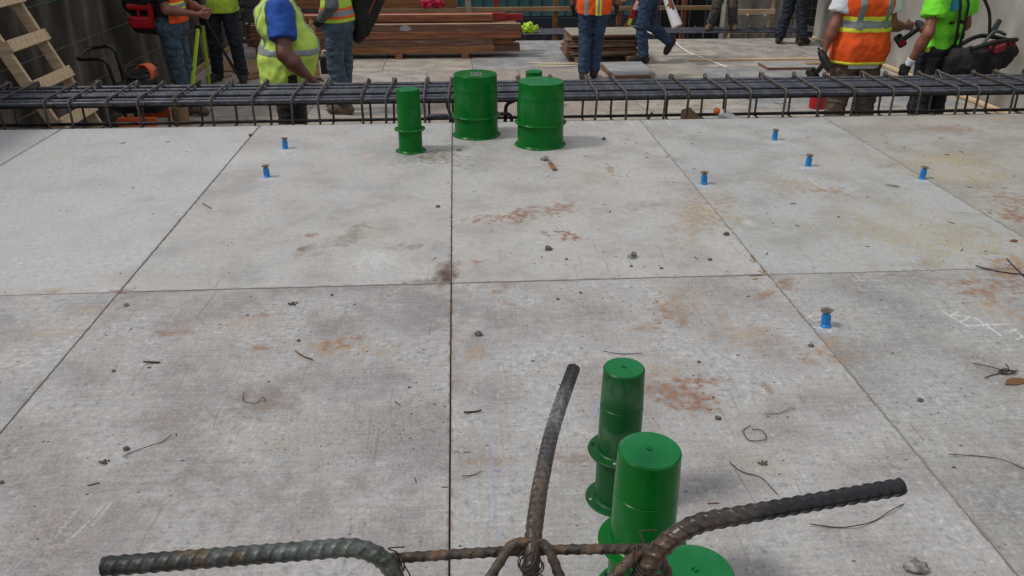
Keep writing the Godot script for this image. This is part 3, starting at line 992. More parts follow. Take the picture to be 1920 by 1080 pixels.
func make_materials() -> void:
	mat("eye", lin(0.02, 0.015, 0.01), 0.2)
	mat("hair", lin(0.012, 0.009, 0.007), 0.7)
	mat("hat_white", lin(0.7, 0.7, 0.68), 0.35)
	tmat("green", ntex(47, 0.01, [[0.0, lin(0.003, 0.118, 0.015)], [0.6, lin(0.004, 0.135, 0.018)], [0.76, lin(0.008, 0.145, 0.026)], [0.95, lin(0.04, 0.15, 0.055)]], 256, 5), Vector3(3, 1.4, 3), 0.26).metallic_specular = 0.27
	tmat("green_top", ntex(3, 0.012, [[0.0, lin(0.004, 0.15, 0.04)], [0.55, lin(0.008, 0.165, 0.048)], [0.85, lin(0.04, 0.19, 0.085)]], 256), Vector3(3, 3, 3), 0.42).metallic_specular = 0.3
	tmat("green_dusty", ntex(4, 0.01, [[0.0, lin(0.005, 0.075, 0.018)], [0.62, lin(0.006, 0.085, 0.02)], [0.78, lin(0.03, 0.11, 0.045)], [1.0, lin(0.07, 0.14, 0.08)]], 256), Vector3(4, 2, 4), 0.36).metallic_specular = 0.35
	mat("screw", lin(0.4, 0.38, 0.33), 0.5, 0.4)
	mat("blue", lin(0.004, 0.2, 0.56), 0.35)
	tmat("disc", ntex(6, 0.03, [[0.2, lin(0.09, 0.06, 0.04)], [0.6, lin(0.21, 0.17, 0.125)], [0.9, lin(0.34, 0.29, 0.22)]], 128), Vector3(20, 20, 20), 0.4).metallic = 0.5
	tmat("steel_bar", ntex(7, 0.02, [[0.25, lin(0.07, 0.078, 0.1)], [0.6, lin(0.1, 0.11, 0.14)], [0.9, lin(0.14, 0.147, 0.17)]], 256), Vector3(3, 8, 8), 0.42).metallic = 0.35
	tmat("stirrup_bar", ntex(8, 0.03, [[0.2, lin(0.06, 0.052, 0.046)], [0.6, lin(0.11, 0.1, 0.092)], [0.9, lin(0.16, 0.14, 0.12)]], 256), Vector3(5, 5, 5), 0.55).metallic = 0.2
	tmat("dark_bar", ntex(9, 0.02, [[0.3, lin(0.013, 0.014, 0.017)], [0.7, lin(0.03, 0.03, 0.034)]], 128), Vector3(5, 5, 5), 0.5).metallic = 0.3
	var rough := bumptex(14, 0.05, 256)
	tmat("rust_bar", ntex(10, 0.014, [[0.2, lin(0.02, 0.015, 0.012)], [0.45, lin(0.05, 0.034, 0.024)], [0.62, lin(0.075, 0.06, 0.048)], [0.85, lin(0.13, 0.065, 0.03)]], 256), Vector3(5, 5, 5), 0.6, false, rough, 0.12)
	tmat("grey_bar", ntex(11, 0.014, [[0.2, lin(0.025, 0.03, 0.03)], [0.45, lin(0.055, 0.066, 0.062)], [0.7, lin(0.11, 0.125, 0.11)], [0.9, lin(0.1, 0.06, 0.03)]], 256), Vector3(5, 5, 5), 0.5, false, rough, 0.12)
	tmat("brown_bar", ntex(12, 0.014, [[0.15, lin(0.016, 0.016, 0.018)], [0.45, lin(0.04, 0.034, 0.031)], [0.62, lin(0.065, 0.052, 0.044)], [0.8, lin(0.14, 0.135, 0.13)]], 256), Vector3(4, 4, 4), 0.48, false, rough, 0.12)
	tmat("black_bar", ntex(13, 0.014, [[0.2, lin(0.007, 0.008, 0.011)], [0.6, lin(0.016, 0.017, 0.022)], [0.9, lin(0.05, 0.038, 0.03)]], 256), Vector3(4, 4, 4), 0.42, false, rough, 0.08)
	tmat("tie_wire", ntex(15, 0.03, [[0.2, lin(0.02, 0.016, 0.013)], [0.8, lin(0.06, 0.042, 0.03)]], 64), Vector3(20, 20, 20), 0.6)
	mat("tape", lin(0.01, 0.16, 0.09), 0.45)
	for q in [["timber", [[0.15, lin(0.15, 0.052, 0.025)], [0.5, lin(0.22, 0.08, 0.037)], [0.85, lin(0.28, 0.11, 0.052)]], 21], ["timber_grey", [[0.15, lin(0.095, 0.048, 0.031)], [0.5, lin(0.13, 0.068, 0.044)], [0.74, lin(0.17, 0.1, 0.068)], [0.95, lin(0.25, 0.2, 0.16)]], 22], ["timber_gold", [[0.15, lin(0.16, 0.068, 0.027)], [0.5, lin(0.22, 0.095, 0.037)], [0.85, lin(0.28, 0.135, 0.058)]], 23],
			["timber_top", [[0.1, lin(0.28, 0.18, 0.1)], [0.6, lin(0.4, 0.28, 0.17)], [0.9, lin(0.5, 0.38, 0.25)]], 24], ["pine", [[0.1, lin(0.46, 0.32, 0.19)], [0.5, lin(0.57, 0.43, 0.28)], [0.9, lin(0.64, 0.51, 0.35)]], 25], ["pine_pale", [[0.1, lin(0.5, 0.42, 0.3)], [0.9, lin(0.68, 0.6, 0.46)]], 46], ["pine_dark", [[0.1, lin(0.26, 0.16, 0.075)], [0.5, lin(0.33, 0.21, 0.11)], [0.9, lin(0.42, 0.29, 0.16)]], 26]]:
		tmat(q[0], ntex(q[2], 0.012, q[1], 256), Vector3(0.55, 6, 6), 0.72)
	tmat("ply_face", ntex(27, 0.01, [[0.1, lin(0.25, 0.22, 0.165)], [0.5, lin(0.31, 0.28, 0.215)], [0.9, lin(0.37, 0.34, 0.27)]], 256), Vector3(1, 3, 3), 0.6)
	tmat("ply_grey", ntex(28, 0.01, [[0.1, lin(0.27, 0.28, 0.29)], [0.5, lin(0.34, 0.35, 0.36)], [0.9, lin(0.42, 0.42, 0.42)]], 256), Vector3(1, 3, 3), 0.6)
	tmat("ply_edge", ntex(29, 0.02, [[0.1, lin(0.1, 0.045, 0.025)], [0.5, lin(0.19, 0.09, 0.045)], [0.9, lin(0.28, 0.16, 0.09)]], 256), Vector3(1, 30, 1), 0.8)
	tmat("ply_brown", ntex(30, 0.01, [[0.1, lin(0.12, 0.075, 0.047)], [0.5, lin(0.19, 0.125, 0.08)], [0.9, lin(0.26, 0.185, 0.12)]], 256), Vector3(1, 3, 3), 0.7)
	mat("red_paint", lin(0.27, 0.012, 0.014), 0.5)
	mat("plastic_red", lin(0.42, 0.006, 0.04), 0.3)
	mat("jug_red", lin(0.4, 0.006, 0.01), 0.4)
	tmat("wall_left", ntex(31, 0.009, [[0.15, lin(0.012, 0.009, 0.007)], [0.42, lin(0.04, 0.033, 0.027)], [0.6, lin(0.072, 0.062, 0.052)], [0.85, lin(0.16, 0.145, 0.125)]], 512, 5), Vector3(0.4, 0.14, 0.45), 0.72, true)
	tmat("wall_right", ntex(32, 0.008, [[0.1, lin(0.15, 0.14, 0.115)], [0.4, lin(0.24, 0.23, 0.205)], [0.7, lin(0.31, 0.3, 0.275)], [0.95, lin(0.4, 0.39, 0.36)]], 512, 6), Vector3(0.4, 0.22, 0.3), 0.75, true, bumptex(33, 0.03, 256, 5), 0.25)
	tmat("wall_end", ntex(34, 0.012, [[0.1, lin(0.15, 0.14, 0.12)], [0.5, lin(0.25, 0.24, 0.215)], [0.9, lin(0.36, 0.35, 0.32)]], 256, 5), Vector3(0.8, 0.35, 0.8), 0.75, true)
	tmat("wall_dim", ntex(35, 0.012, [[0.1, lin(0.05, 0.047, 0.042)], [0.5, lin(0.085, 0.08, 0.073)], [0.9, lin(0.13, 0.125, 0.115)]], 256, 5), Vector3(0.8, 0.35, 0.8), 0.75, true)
	mat("seam", lin(0.13, 0.12, 0.1), 0.9)
	mat("seam_green", lin(0.04, 0.13, 0.075), 0.9)
	mat("cone_white", lin(0.72, 0.7, 0.66), 0.5)
	mat("rod", lin(0.04, 0.037, 0.035), 0.6)
	tmat("teal_glass", ntex(36, 0.01, [[0.1, lin(0.034, 0.09, 0.096)], [0.5, lin(0.046, 0.115, 0.12)], [0.9, lin(0.07, 0.15, 0.15)]], 256), Vector3(0.2, 0.2, 0.2), 0.12)
	mat("mullion", lin(0.008, 0.016, 0.02), 0.5)
	mat("base_dark", lin(0.012, 0.017, 0.026), 0.35)
	tmat("street_ground", ntex(37, 0.02, [[0.1, lin(0.035, 0.035, 0.037)], [0.9, lin(0.06, 0.06, 0.06)]], 256), Vector3(0.3, 0.3, 0.3), 0.9, true)
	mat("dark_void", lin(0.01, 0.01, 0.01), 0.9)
	mat("slate", lin(0.06, 0.075, 0.075), 0.6)
	mat("lime", lin(0.46, 0.72, 0.035), 0.75)
	mat("black", lin(0.006, 0.006, 0.007), 0.55)
	mat("black_gloss", lin(0.007, 0.008, 0.008), 0.3)
	mat("orange", lin(0.62, 0.105, 0.02), 0.5)
	mat("card", lin(0.27, 0.18, 0.1), 0.85)
	mat("paper", lin(0.72, 0.73, 0.78), 0.6)
	mat("silver", lin(0.6, 0.6, 0.6), 0.25, 0.8)
	tmat("stone_grey", ntex(38, 0.03, [[0.1, lin(0.11, 0.11, 0.108)], [0.5, lin(0.22, 0.22, 0.215)], [0.9, lin(0.38, 0.38, 0.37)]], 128), Vector3(12, 12, 12), 0.9)
	tmat("stone_dark", ntex(39, 0.03, [[0.1, lin(0.07, 0.064, 0.057)], [0.9, lin(0.2, 0.185, 0.165)]], 128), Vector3(12, 12, 12), 0.9)
	mat("dry_leaf", lin(0.17, 0.08, 0.035), 0.8)

# ---------- upper deck: plywood sheets with open joints ----------
func near_deck() -> void:
	wear()
	var d := struct("upper_deck")
	put("framing", Shape.new().box(Vector3(9.3, 0.14, 5.6), Transform3D(Basis(), Vector3(1.17, -0.1, -2.44)), 0.0), M.ply_brown, d)
	var xs := [-3.47, -2.502, -1.275, -0.05, 1.173, 2.4, 3.625, 4.85, 5.84]
	var gap := [0.003, 0.008, 0.008, 0.0038, 0.0042, 0.005, 0.004, 0.003]
	# tones of each sheet: pale, worn, share of wear
	var far_tone := [[Vector3(184, 186, 187), Vector3(168, 168, 168), 0.35], [Vector3(184, 186, 187), Vector3(164, 164, 165), 0.38], [Vector3(180, 180, 179), Vector3(152, 151, 150), 0.42], [Vector3(180, 180, 178), Vector3(152, 149, 147), 0.42], [Vector3(174, 177, 177), Vector3(150, 150, 148), 0.45], [Vector3(170, 170, 166), Vector3(146, 142, 134), 0.5]]
	var near_tone := [[Vector3(172, 171, 170), Vector3(145, 142, 142), 0.5], [Vector3(173, 173, 173), Vector3(145, 143, 146), 0.45], [Vector3(170, 169, 168), Vector3(138, 135, 137), 0.48], [Vector3(172, 172, 171), Vector3(142, 139, 141), 0.46], [Vector3(166, 167, 166), Vector3(140, 139, 138), 0.5], [Vector3(168, 168, 165), Vector3(140, 137, 135), 0.5]]
	for row in 2:
		var z0 := -5.26 if row == 0 else -2.818
		var z1 := -2.822 if row == 0 else -0.38
		for c in 8:
			var x0: float = xs[c] + gap[c] * 0.5
			var x1: float = xs[c + 1] - gap[mini(c + 1, 7)] * 0.5
			if row == 1:
				x0 = xs[c] + minf(gap[c], 0.0042) * 0.5
				x1 = xs[c + 1] - minf(gap[mini(c + 1, 7)], 0.0042) * 0.5
			var k := mini(c, 5)
			var tone: Array = far_tone[k] if row == 0 else near_tone[k]
			var sx := x1 - x0
			var ppm := 330.0 if row == 0 else (500.0 if c == 2 or c == 3 else 400.0)
			if c > 5 or (row == 1 and (c == 0 or c > 4)): ppm = 120.0
			var jit := Vector3(0, (absf(wobble.get_noise_2d(c * 9.0, row * 31.0)) * 0.003), 0)
			var t := panel_texture(int(sx * ppm), int((z1 - z0) * ppm), x0, x1, z0, z1, tone[0], tone[1], tone[2], 100 + c * 10 + row * 200, c < 6, 1.0 if row else 0.55)
			var m := deck_material("plywood_%d_%d" % [row, c], t, 0.5 if row == 0 else 0.58)
			put("plywood_sheet", Shape.new().box(Vector3(sx, 0.018, z1 - z0 - (0.0045 if c == 3 else 0.002)), Transform3D(Basis(), Vector3((x0 + x1) * 0.5, -0.009, (z0 + z1) * 0.5) + jit), 0.0012), m, d)
	# form of the beam at the edge: side board and bottom board
	put("edge_board", Shape.new().box(Vector3(9.3, 0.6, 0.018), Transform3D(Basis(), Vector3(1.17, -0.32, -5.272)), 0.001), M.ply_brown, d)
	put("beam_bottom", Shape.new().box(Vector3(9.3, 0.018, 0.76), Transform3D(Basis(), Vector3(1.17, BED - 0.009, -5.663)), 0.001), M.ply_face, d)
	put("beam_back", Shape.new().box(Vector3(9.3, 0.6, 0.018), Transform3D(Basis(), Vector3(1.17, BED - 0.32, -6.054)), 0.001), M.ply_brown, d)

	for q in [[1.168, -2.87, 1.5, 0.06], [1.166, -2.98, 1.62, 0.05], [1.12, -2.812, 0.06, 0.05]]:
		put("splintered_edge", Shape.new().box(Vector3(q[3], 0.003, 0.006), Transform3D(Basis(Vector3.UP, q[2]) * Basis(Vector3.BACK, 0.06), Vector3(q[0], 0.004, q[1])), 0.001), M.ply_brown, d)
		put("splintered_edge", Shape.new().box(Vector3(q[3] * 0.5, 0.004, 0.007), Transform3D(Basis(Vector3.UP, q[2] + 0.5), Vector3(q[0] - 0.012, 0.003, q[1] + 0.03)), 0.001), M.timber_top, d)

func lower_deck() -> void:
	var d := struct("lower_deck")
	put("framing", Shape.new().box(Vector3(9.3, 0.2, 8.4), Transform3D(Basis(), Vector3(1.17, LOW - 0.122, -9.54)), 0.0), M.ply_brown, d)
	var tx := []
	for k in 4:
		tx.append(deck_material("lower_plywood_%d" % k, panel_texture(300, 600, 20.0 + k * 3, 21.22 + k * 3, 0, 2.44, [Vector3(176, 172, 165), Vector3(182, 171, 158), Vector3(168, 167, 164), Vector3(180, 174, 163)][k], [Vector3(138, 132, 128), Vector3(154, 145, 138), Vector3(132, 134, 138), Vector3(144, 138, 130)][k], [0.5, 0.62, 0.55, 0.5][k], 500 + 10 * k, false, 1.3), 0.6))
	var z := -13.74
	var row := 0
	while z < -5.4:
		var z1 := minf(z + 2.44, -5.3)
		var x := -3.47 - fposmod(row * 0.61, 1.22)
		var c := 0
		while x < 5.83:
			var a := maxf(x, -3.47)
			var b := minf(x + 1.22, 5.83)
			if b - a > 0.05:
				var k: int = [0, 3, 2, 3, 0, 2, 3][(c * 3 + row * 5) % 7]
				if a < 1.6 and z > -12.0 and (c + row) % 3 != 0: k = 1
				if z > -8.8 and (c + row) % 2 == 0: k = 3
				put("plywood_sheet", Shape.new().box(Vector3(b - a - 0.004, 0.018, z1 - z - 0.004), Transform3D(Basis(), Vector3((a + b) * 0.5, LOW - 0.009 + 0.0015 * (c % 2), (z + z1) * 0.5)), 0.001), tx[k], d)
			x += 1.22
			c += 1
		z = z1
		row += 1

# ---------- reinforcement in the beam form ----------
func bar_line(x0: float, x1: float, r: float, rib: float, pitch: float, sides: int, per: int) -> ArrayMesh:
	var p := PackedVector3Array()
	var k := int((x1 - x0) / pitch * per)
	for i in k + 1: p.append(Vector3(lerpf(x0, x1, float(i) / k), 0, 0))
	return Shape.new().tube(p, r, sides, true, rib, pitch).mesh()

func beam_cage() -> void:
	var c := thing("rebar_cage", "long dark steel rebar cage lying in the beam form along the deck edge", "rebar cage")
	var m := bar_line(-3.45, 5.8, 0.0108, 0.0022, 0.017, 8, 4)
	var y := 0.126
	var zs := [-5.42, -5.484, -5.586, -5.65, -5.71, -5.789, -5.905]
	for i in zs.size():
		var lb := put("bar", m, M.steel_bar, c)
		lb.position = Vector3(rng.randf_range(-0.03, 0.03), y + rng.randf_range(-0.003, 0.004), zs[i])
		lb.rotation = Vector3(rng.randf_range(0, 6), rng.randf_range(-0.0022, 0.0022), rng.randf_range(-0.0016, 0.0016))
	for i in 6:
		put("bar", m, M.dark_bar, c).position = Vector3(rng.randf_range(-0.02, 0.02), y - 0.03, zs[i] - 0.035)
	var low := bar_line(-3.45, 5.8, 0.011, 0.002, 0.021, 8, 2)
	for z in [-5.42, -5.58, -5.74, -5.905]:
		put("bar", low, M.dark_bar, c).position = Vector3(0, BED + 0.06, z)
	# stirrups: closed loops whose two hook ends meet over the far top bar
	var st := []
	for q in 3:
		var w := 0.0082
		var f := -5.398
		var b := -5.93
		var t := y + 0.0225
		var bo := BED + 0.04
		var sk: float = [0.0, 0.006, -0.006][q]
		var pts := PackedVector3Array([Vector3(0.004, t + 0.012 - 0.055, b + 0.085), Vector3(0.004, t + 0.013, b + 0.01), Vector3(0.002, t + 0.013, b - 0.013), Vector3(0, bo, b), Vector3(0, bo, f), Vector3(sk, t, f), Vector3(sk * 2.0, t + 0.004, b + 0.01), Vector3(sk * 2.0 + 0.014, t + 0.012, b - 0.012), Vector3(sk + 0.014, t - 0.03, b + 0.012), Vector3(sk + 0.014, t - 0.06, b + 0.06)])
		for i in pts.size(): pts[i].z += 5.62
		st.append(Shape.new().tube(bent(pts, 0.022, 0.012), w, 8).mesh())
	var x := -3.36
	var k := 0
	while x < 5.75:
		var s := put("stirrup", st[k % 3], M.stirrup_bar if k % 5 != 2 else M.rust_bar, c)
		s.position = Vector3(x + rng.randf_range(-0.012, 0.012), rng.randf_range(-0.003, 0.003), -5.62)
		s.rotation = Vector3(rng.randf_range(-0.02, 0.02), rng.randf_range(-0.03, 0.03), rng.randf_range(-0.03, 0.03))
		x += [0.25, 0.2, 0.26, 0.15, 0.26, 0.17, 0.23, 0.25, 0.24][k % 9]
		k += 1
	# wire ties where bars cross
	var tw := Shape.new()
	for i in 60:
		var p := Vector3(rng.randf_range(-3.3, 5.6), y + 0.022, zs[rng.randi() % zs.size()])
		tw.tube(curve(PackedVector3Array([p + Vector3(-0.02, -0.02, 0.01), p + Vector3(-0.008, 0.008, -0.01), p + Vector3(0.012, 0.004, 0.008), p + Vector3(0.016, -0.03, 0.016), p + Vector3(0.03, -0.045, 0.014)]), 0.01), 0.0012, 4)
	put("tie_wires", tw, M.tie_wire, c).set_meta("kind", "stuff")
	# hooked bars that end between the green sleeves
	var h1 := Shape.new().tube(bent(PackedVector3Array([Vector3(-0.22, 0.005, -5.42), Vector3(-0.05, 0.005, -5.44), Vector3(0.02, BED + 0.02, -5.44)]), 0.09, 0.006), 0.012, 9, true, 0.002, 0.018)
	lone("hooked_bar", h1, M.steel_bar, Vector3.ZERO, "dark hooked bar bending down between the thin green sleeve and the glossy one", "rebar")
	var h2 := Shape.new().tube(bent(PackedVector3Array([Vector3(-0.02, 0.07, -5.58), Vector3(-0.09, 0.07, -5.6), Vector3(-0.03, BED + 0.02, -5.6)]), 0.05, 0.006), 0.011, 9, true, 0.002, 0.018)
	h2.tube(curve(PackedVector3Array([Vector3(-0.12, 0.065, -5.6), Vector3(0.1, 0.06, -5.59)]), 0.006), 0.011, 9, true, 0.002, 0.018)
	lone("hooked_bar", h2, M.dark_bar, Vector3.ZERO, "dark straight bar with a hook beneath it, left of the glossy sleeve", "rebar")
	var h3 := Shape.new().tube(bent(PackedVector3Array([Vector3(0.15, 0.01, -5.43), Vector3(0.34, 0.01, -5.44), Vector3(0.36, BED + 0.02, -5.44)]), 0.03, 0.006), 0.011, 9, true, 0.002, 0.018)
	h3.tube(bent(PackedVector3Array([Vector3(0.3, BED, -5.5), Vector3(0.31, 0.06, -5.5), Vector3(0.38, 0.09, -5.5)]), 0.05, 0.006), 0.012, 9, true, 0.002, 0.018)
	lone("hooked_bar", h3, M.dark_bar, Vector3.ZERO, "short dark hooked bar in the gap between the two fat sleeves", "rebar")
	for q in [[0.035, 0.05, -5.5], [0.075, -0.02, -5.47]]:
		lone("bar_end", Shape.new().tube(curve(PackedVector3Array([Vector3(0.42, q[1], q[2]), Vector3(0.6 + q[0], q[1], q[2])]), 0.006), 0.013, 9, true, 0.002, 0.018), M.stirrup_bar, Vector3.ZERO, "rusty bar end showing right of the domed sleeve, the %s of two" % ("upper" if q[1] > 0 else "lower"), "rebar")

# ---------- green pipe sleeves ----------
func sleeve(label: String, at: Vector3, r: float, h: float, side: Material, top: Material, ring: float, ring_y := 0.135, circles := false, turn := 0.0) -> Node3D:
	var p := thing("pipe_sleeve", label, "pipe sleeve", at, turn, "green sleeves standing on the deck")
	var seam := h * 0.74
	var sl := 0.004
	put("pipe", Shape.new().lathe([Vector2(r, 0.004), Vector2(r - sl * 0.4, seam - 0.002), Vector2(r - sl, seam)], 56), side, p)
	var cp := put("cap", Shape.new().lathe([Vector2(r - sl, seam), Vector2(r - sl + 0.0022, seam + 0.0015), Vector2(r - sl * 1.5 + 0.0015, h - 0.004), Vector2(r - sl * 1.5 - 0.0015, h - 0.0008)], 56), side, p)
	var rt := r - sl * 1.5 - 0.0015
	var prof := [Vector2(rt, h - 0.0008)]
	if circles:
		for q in [0.55, 0.51, 0.28, 0.24]: prof.append(Vector2(rt * q, h + (0.0012 if prof.size() % 4 > 1 else -0.0008)))
	prof += [Vector2(0.007, h), Vector2(0.005, h - 0.003), Vector2(0.0025, h - 0.003), Vector2(0.0022, h + 0.001), Vector2(0, h + 0.001)]
	put("cap_top", Shape.new().lathe(prof, 56), top, p)
	put("middle_flange", Shape.new().lathe([Vector2(r - 0.002, ring_y - 0.0035), Vector2(r + ring, ring_y - 0.0035), Vector2(r + ring + 0.001, ring_y), Vector2(r + ring - 0.0005, ring_y + 0.002), Vector2(r + 0.002, ring_y + 0.003), Vector2(r - 0.002, ring_y + 0.006)], 56), side, p)
	put("base_flange", Shape.new().lathe([Vector2(r + ring, 0.0), Vector2(r + ring + 0.001, 0.003), Vector2(r + ring - 0.001, 0.0055), Vector2(r + 0.004, 0.0065), Vector2(r - 0.002, 0.013)], 56), side, p)
	for lvl in 2:
		for k in 4:
			var a := TAU * (k + 0.13 + 0.3 * lvl) / 4.0
			var t := Transform3D(Basis(Vector3.UP, a * 3.0), Vector3(cos(a) * (r + ring * 0.56), 0.0062 if lvl == 0 else ring_y + 0.0028, sin(a) * (r + ring * 0.56)))
			put("screw", Shape.new().lathe([Vector2(0.0045, 0), Vector2(0.0042, 0.002), Vector2(0.002, 0.003), Vector2(0.0, 0.0022)], 8, t), M.screw if (k + lvl) % 3 else M.dark_bar, p)
	return p

func sleeves() -> void:
	sleeve("thin green sleeve alone left of the two fat ones by the rebar cage", Vector3(-0.286, 0, -4.63), 0.068, 0.355, M.green, M.green_top, 0.019, 0.13)
	var b := sleeve("glossy fat green sleeve with a silvery sticker on its lid", Vector3(0.098, 0, -4.965), 0.133, 0.37, M.green, M.green, 0.015, 0.125, true)
	var st := put("sticker", Shape.new().lathe([Vector2(0.0, 0.3712), Vector2(0.036, 0.3712), Vector2(0.037, 0.3708)], 28, Transform3D(Basis.from_scale(Vector3(1, 1, 0.95)), Vector3(0.005, 0.0003, 0.004))), M.silver, b)
	put("sticker", Shape.new().box(Vector3(0.07, 0.0006, 0.022), Transform3D(Basis(), Vector3(0.0, 0.3712, 0.075)), 0.0002), M.silver, b)
	put("ring_print", Shape.new().lathe([Vector2(0.018, 0.3724), Vector2(0.022, 0.3728), Vector2(0.026, 0.3724)], 28, Transform3D(Basis(), Vector3(0.005, -0.0002, 0.004))), M.green_dusty, st)
	sleeve("fat green sleeve with rings pressed in its lid, nearest the loose stick", Vector3(0.469, 0, -4.725), 0.135, 0.37, M.green, M.green_top, 0.016, 0.135, true)
	sleeve("slim scuffed green sleeve behind the tall near one, by the sawdust patch", Vector3(0.352, 0, -1.565), 0.051, 0.37, M.green_dusty, M.green_top, 0.021, 0.145, false, 20.0)
	sleeve("thicker green sleeve with a clean flat lid beside the right bent rebar", Vector3(0.344, 0, -1.262), 0.065, 0.37, M.green, M.green_top, 0.023, 0.145, false, 60.0)
	sleeve("green sleeve closest to the camera, mostly cut off by the picture edge", Vector3(0.349, 0, -0.95), 0.064, 0.37, M.green, M.green_top, 0.023, 0.145, false, 10.0)
	sleeve("green sleeve on the lower deck with only its lid showing above the cage", Vector3(0.825, LOW, -9.12), 0.096, 0.39, M.green, M.green_top, 0.02)

# ---------- blue anchor inserts with steel discs ----------
func inserts() -> void:
	var hull := Shape.new().lathe([Vector2(0.0195, 0.0), Vector2(0.02, 0.003), Vector2(0.018, 0.007), Vector2(0.0145, 0.01), Vector2(0.0138, 0.05), Vector2(0.0125, 0.055), Vector2(0.0125, 0.058)], 20)
	var fins := Shape.new()
	for k in 4:
		var a := TAU * k / 4.0 + 0.4
		fins.box(Vector3(0.004, 0.038, 0.003), Transform3D(Basis(Vector3.UP, -a), Vector3(cos(a) * 0.0152, 0.029, sin(a) * 0.0152)), 0.0008)
	var neck := Shape.new().lathe([Vector2(0.0085, 0.055), Vector2(0.0085, 0.065)], 14)
	var disc := Shape.new().lathe([Vector2(0.0, 0.0625), Vector2(0.0205, 0.063), Vector2(0.0215, 0.0655), Vector2(0.0205, 0.068), Vector2(0.013, 0.0685), Vector2(0.011, 0.0675), Vector2(0.006, 0.0675), Vector2(0.005, 0.07), Vector2(0.0, 0.0705)], 24)
	var ms := [hull.mesh(), fins.mesh(), neck.mesh(), disc.mesh()]
	var spots := [[-1.015, -4.717, 4, "blue insert with steel disc, left sheet, the one farther from the camera"], [-1.011, -4.185, -3, "blue insert with steel disc, left sheet, the one nearer the camera"], [1.229, -3.928, -4, "blue insert with steel disc close to the joint right of the loose stick"], [1.882, -4.728, -6, "blue insert with steel disc nearest the cage on the right side"], [1.878, -4.198, -5, "blue insert with steel disc in the middle of the right group of four"], [2.379, -3.942, -7, "blue insert with steel disc standing on the rightmost joint among pale sawdust"], [1.222, -2.393, -9, "tilted blue insert with rusty steel disc on a chalk cross, nearest the camera"]]
	for q in spots:
		var o := thing("anchor_insert", q[3], "anchor insert", Vector3(q[0], 0.0005, q[1]), q[0] * 140.0, "blue inserts nailed to the deck")
		o.rotation.z = deg_to_rad(q[2] * 0.6)
		o.scale = Vector3(0.9, 0.92, 0.9)
		put("body", ms[0], M.blue, o); put("fins", ms[1], M.blue, o); put("neck", ms[2], M.dark_bar, o); put("steel_disc", ms[3], M.disc, o)

# ---------- bent bars in front of the camera ----------
func wraps(s: Shape, at: Vector3, axis: Vector3, r: float, turns: int, seed_at: float) -> void:
	var u := axis.cross(Vector3(0.3, 0.8, 0.5)).normalized()
	var w := axis.cross(u)
	for t in turns:
		var pts := PackedVector3Array()
		var tilt := wobble.get_noise_2d(seed_at, t * 7.0) * 1.2
		for k in 15:
			var a := TAU * k / 13.0
			pts.append(at + (u * cos(a) + w * sin(a)) * (r + 0.0015 + 0.003 * absf(wobble.get_noise_2d(a * 2.0, seed_at + t * 3.0))) + axis * (tilt * r * cos(a) * 0.9 + (t - turns * 0.5) * 0.005))
		s.tube(curve(pts, 0.006), 0.0011, 5)

# worn steel whose scale, rust and cement smears change along the bar
func bar_material(called: String, path: PackedVector3Array, stops: Array, sd: int, rough: float) -> StandardMaterial3D:
	var run := 0.0
	for i in range(1, path.size()): run += path[i].distance_to(path[i - 1])
	var g := Gradient.new()
	var off := PackedFloat32Array()
	var col := PackedColorArray()
	for s in stops:
		off.append(s[0]); col.append(s[1])
	g.offsets = off; g.colors = col
	var w := 512
	var h := 48
	var big := noise(sd, 0.03, 3)
	var fine := noise(sd + 1, 0.16, 3)
	var im := Image.create(w, h, false, Image.FORMAT_RGB8)
	for y in h:
		var a := TAU * y / h
		for x in w:
			var q := Vector3(x, cos(a) * 9.0, sin(a) * 9.0)
			var c := g.sample(clampf(float(x) / w + big.get_noise_3dv(q) * 0.07, 0.0, 1.0))
			var k := 1.0 + fine.get_noise_3dv(q) * 0.5 + big.get_noise_3dv(q + Vector3(500, 0, 0)) * 0.3
			im.set_pixel(x, y, Color(c.r * k, c.g * k, c.b * k))
	var m := mat(called, Color.WHITE, rough)
	m.albedo_texture = ImageTexture.create_from_image(im)
	m.uv1_scale = Vector3(1.0 / run, 1, 1)
	m.metallic = 0.15
	return m

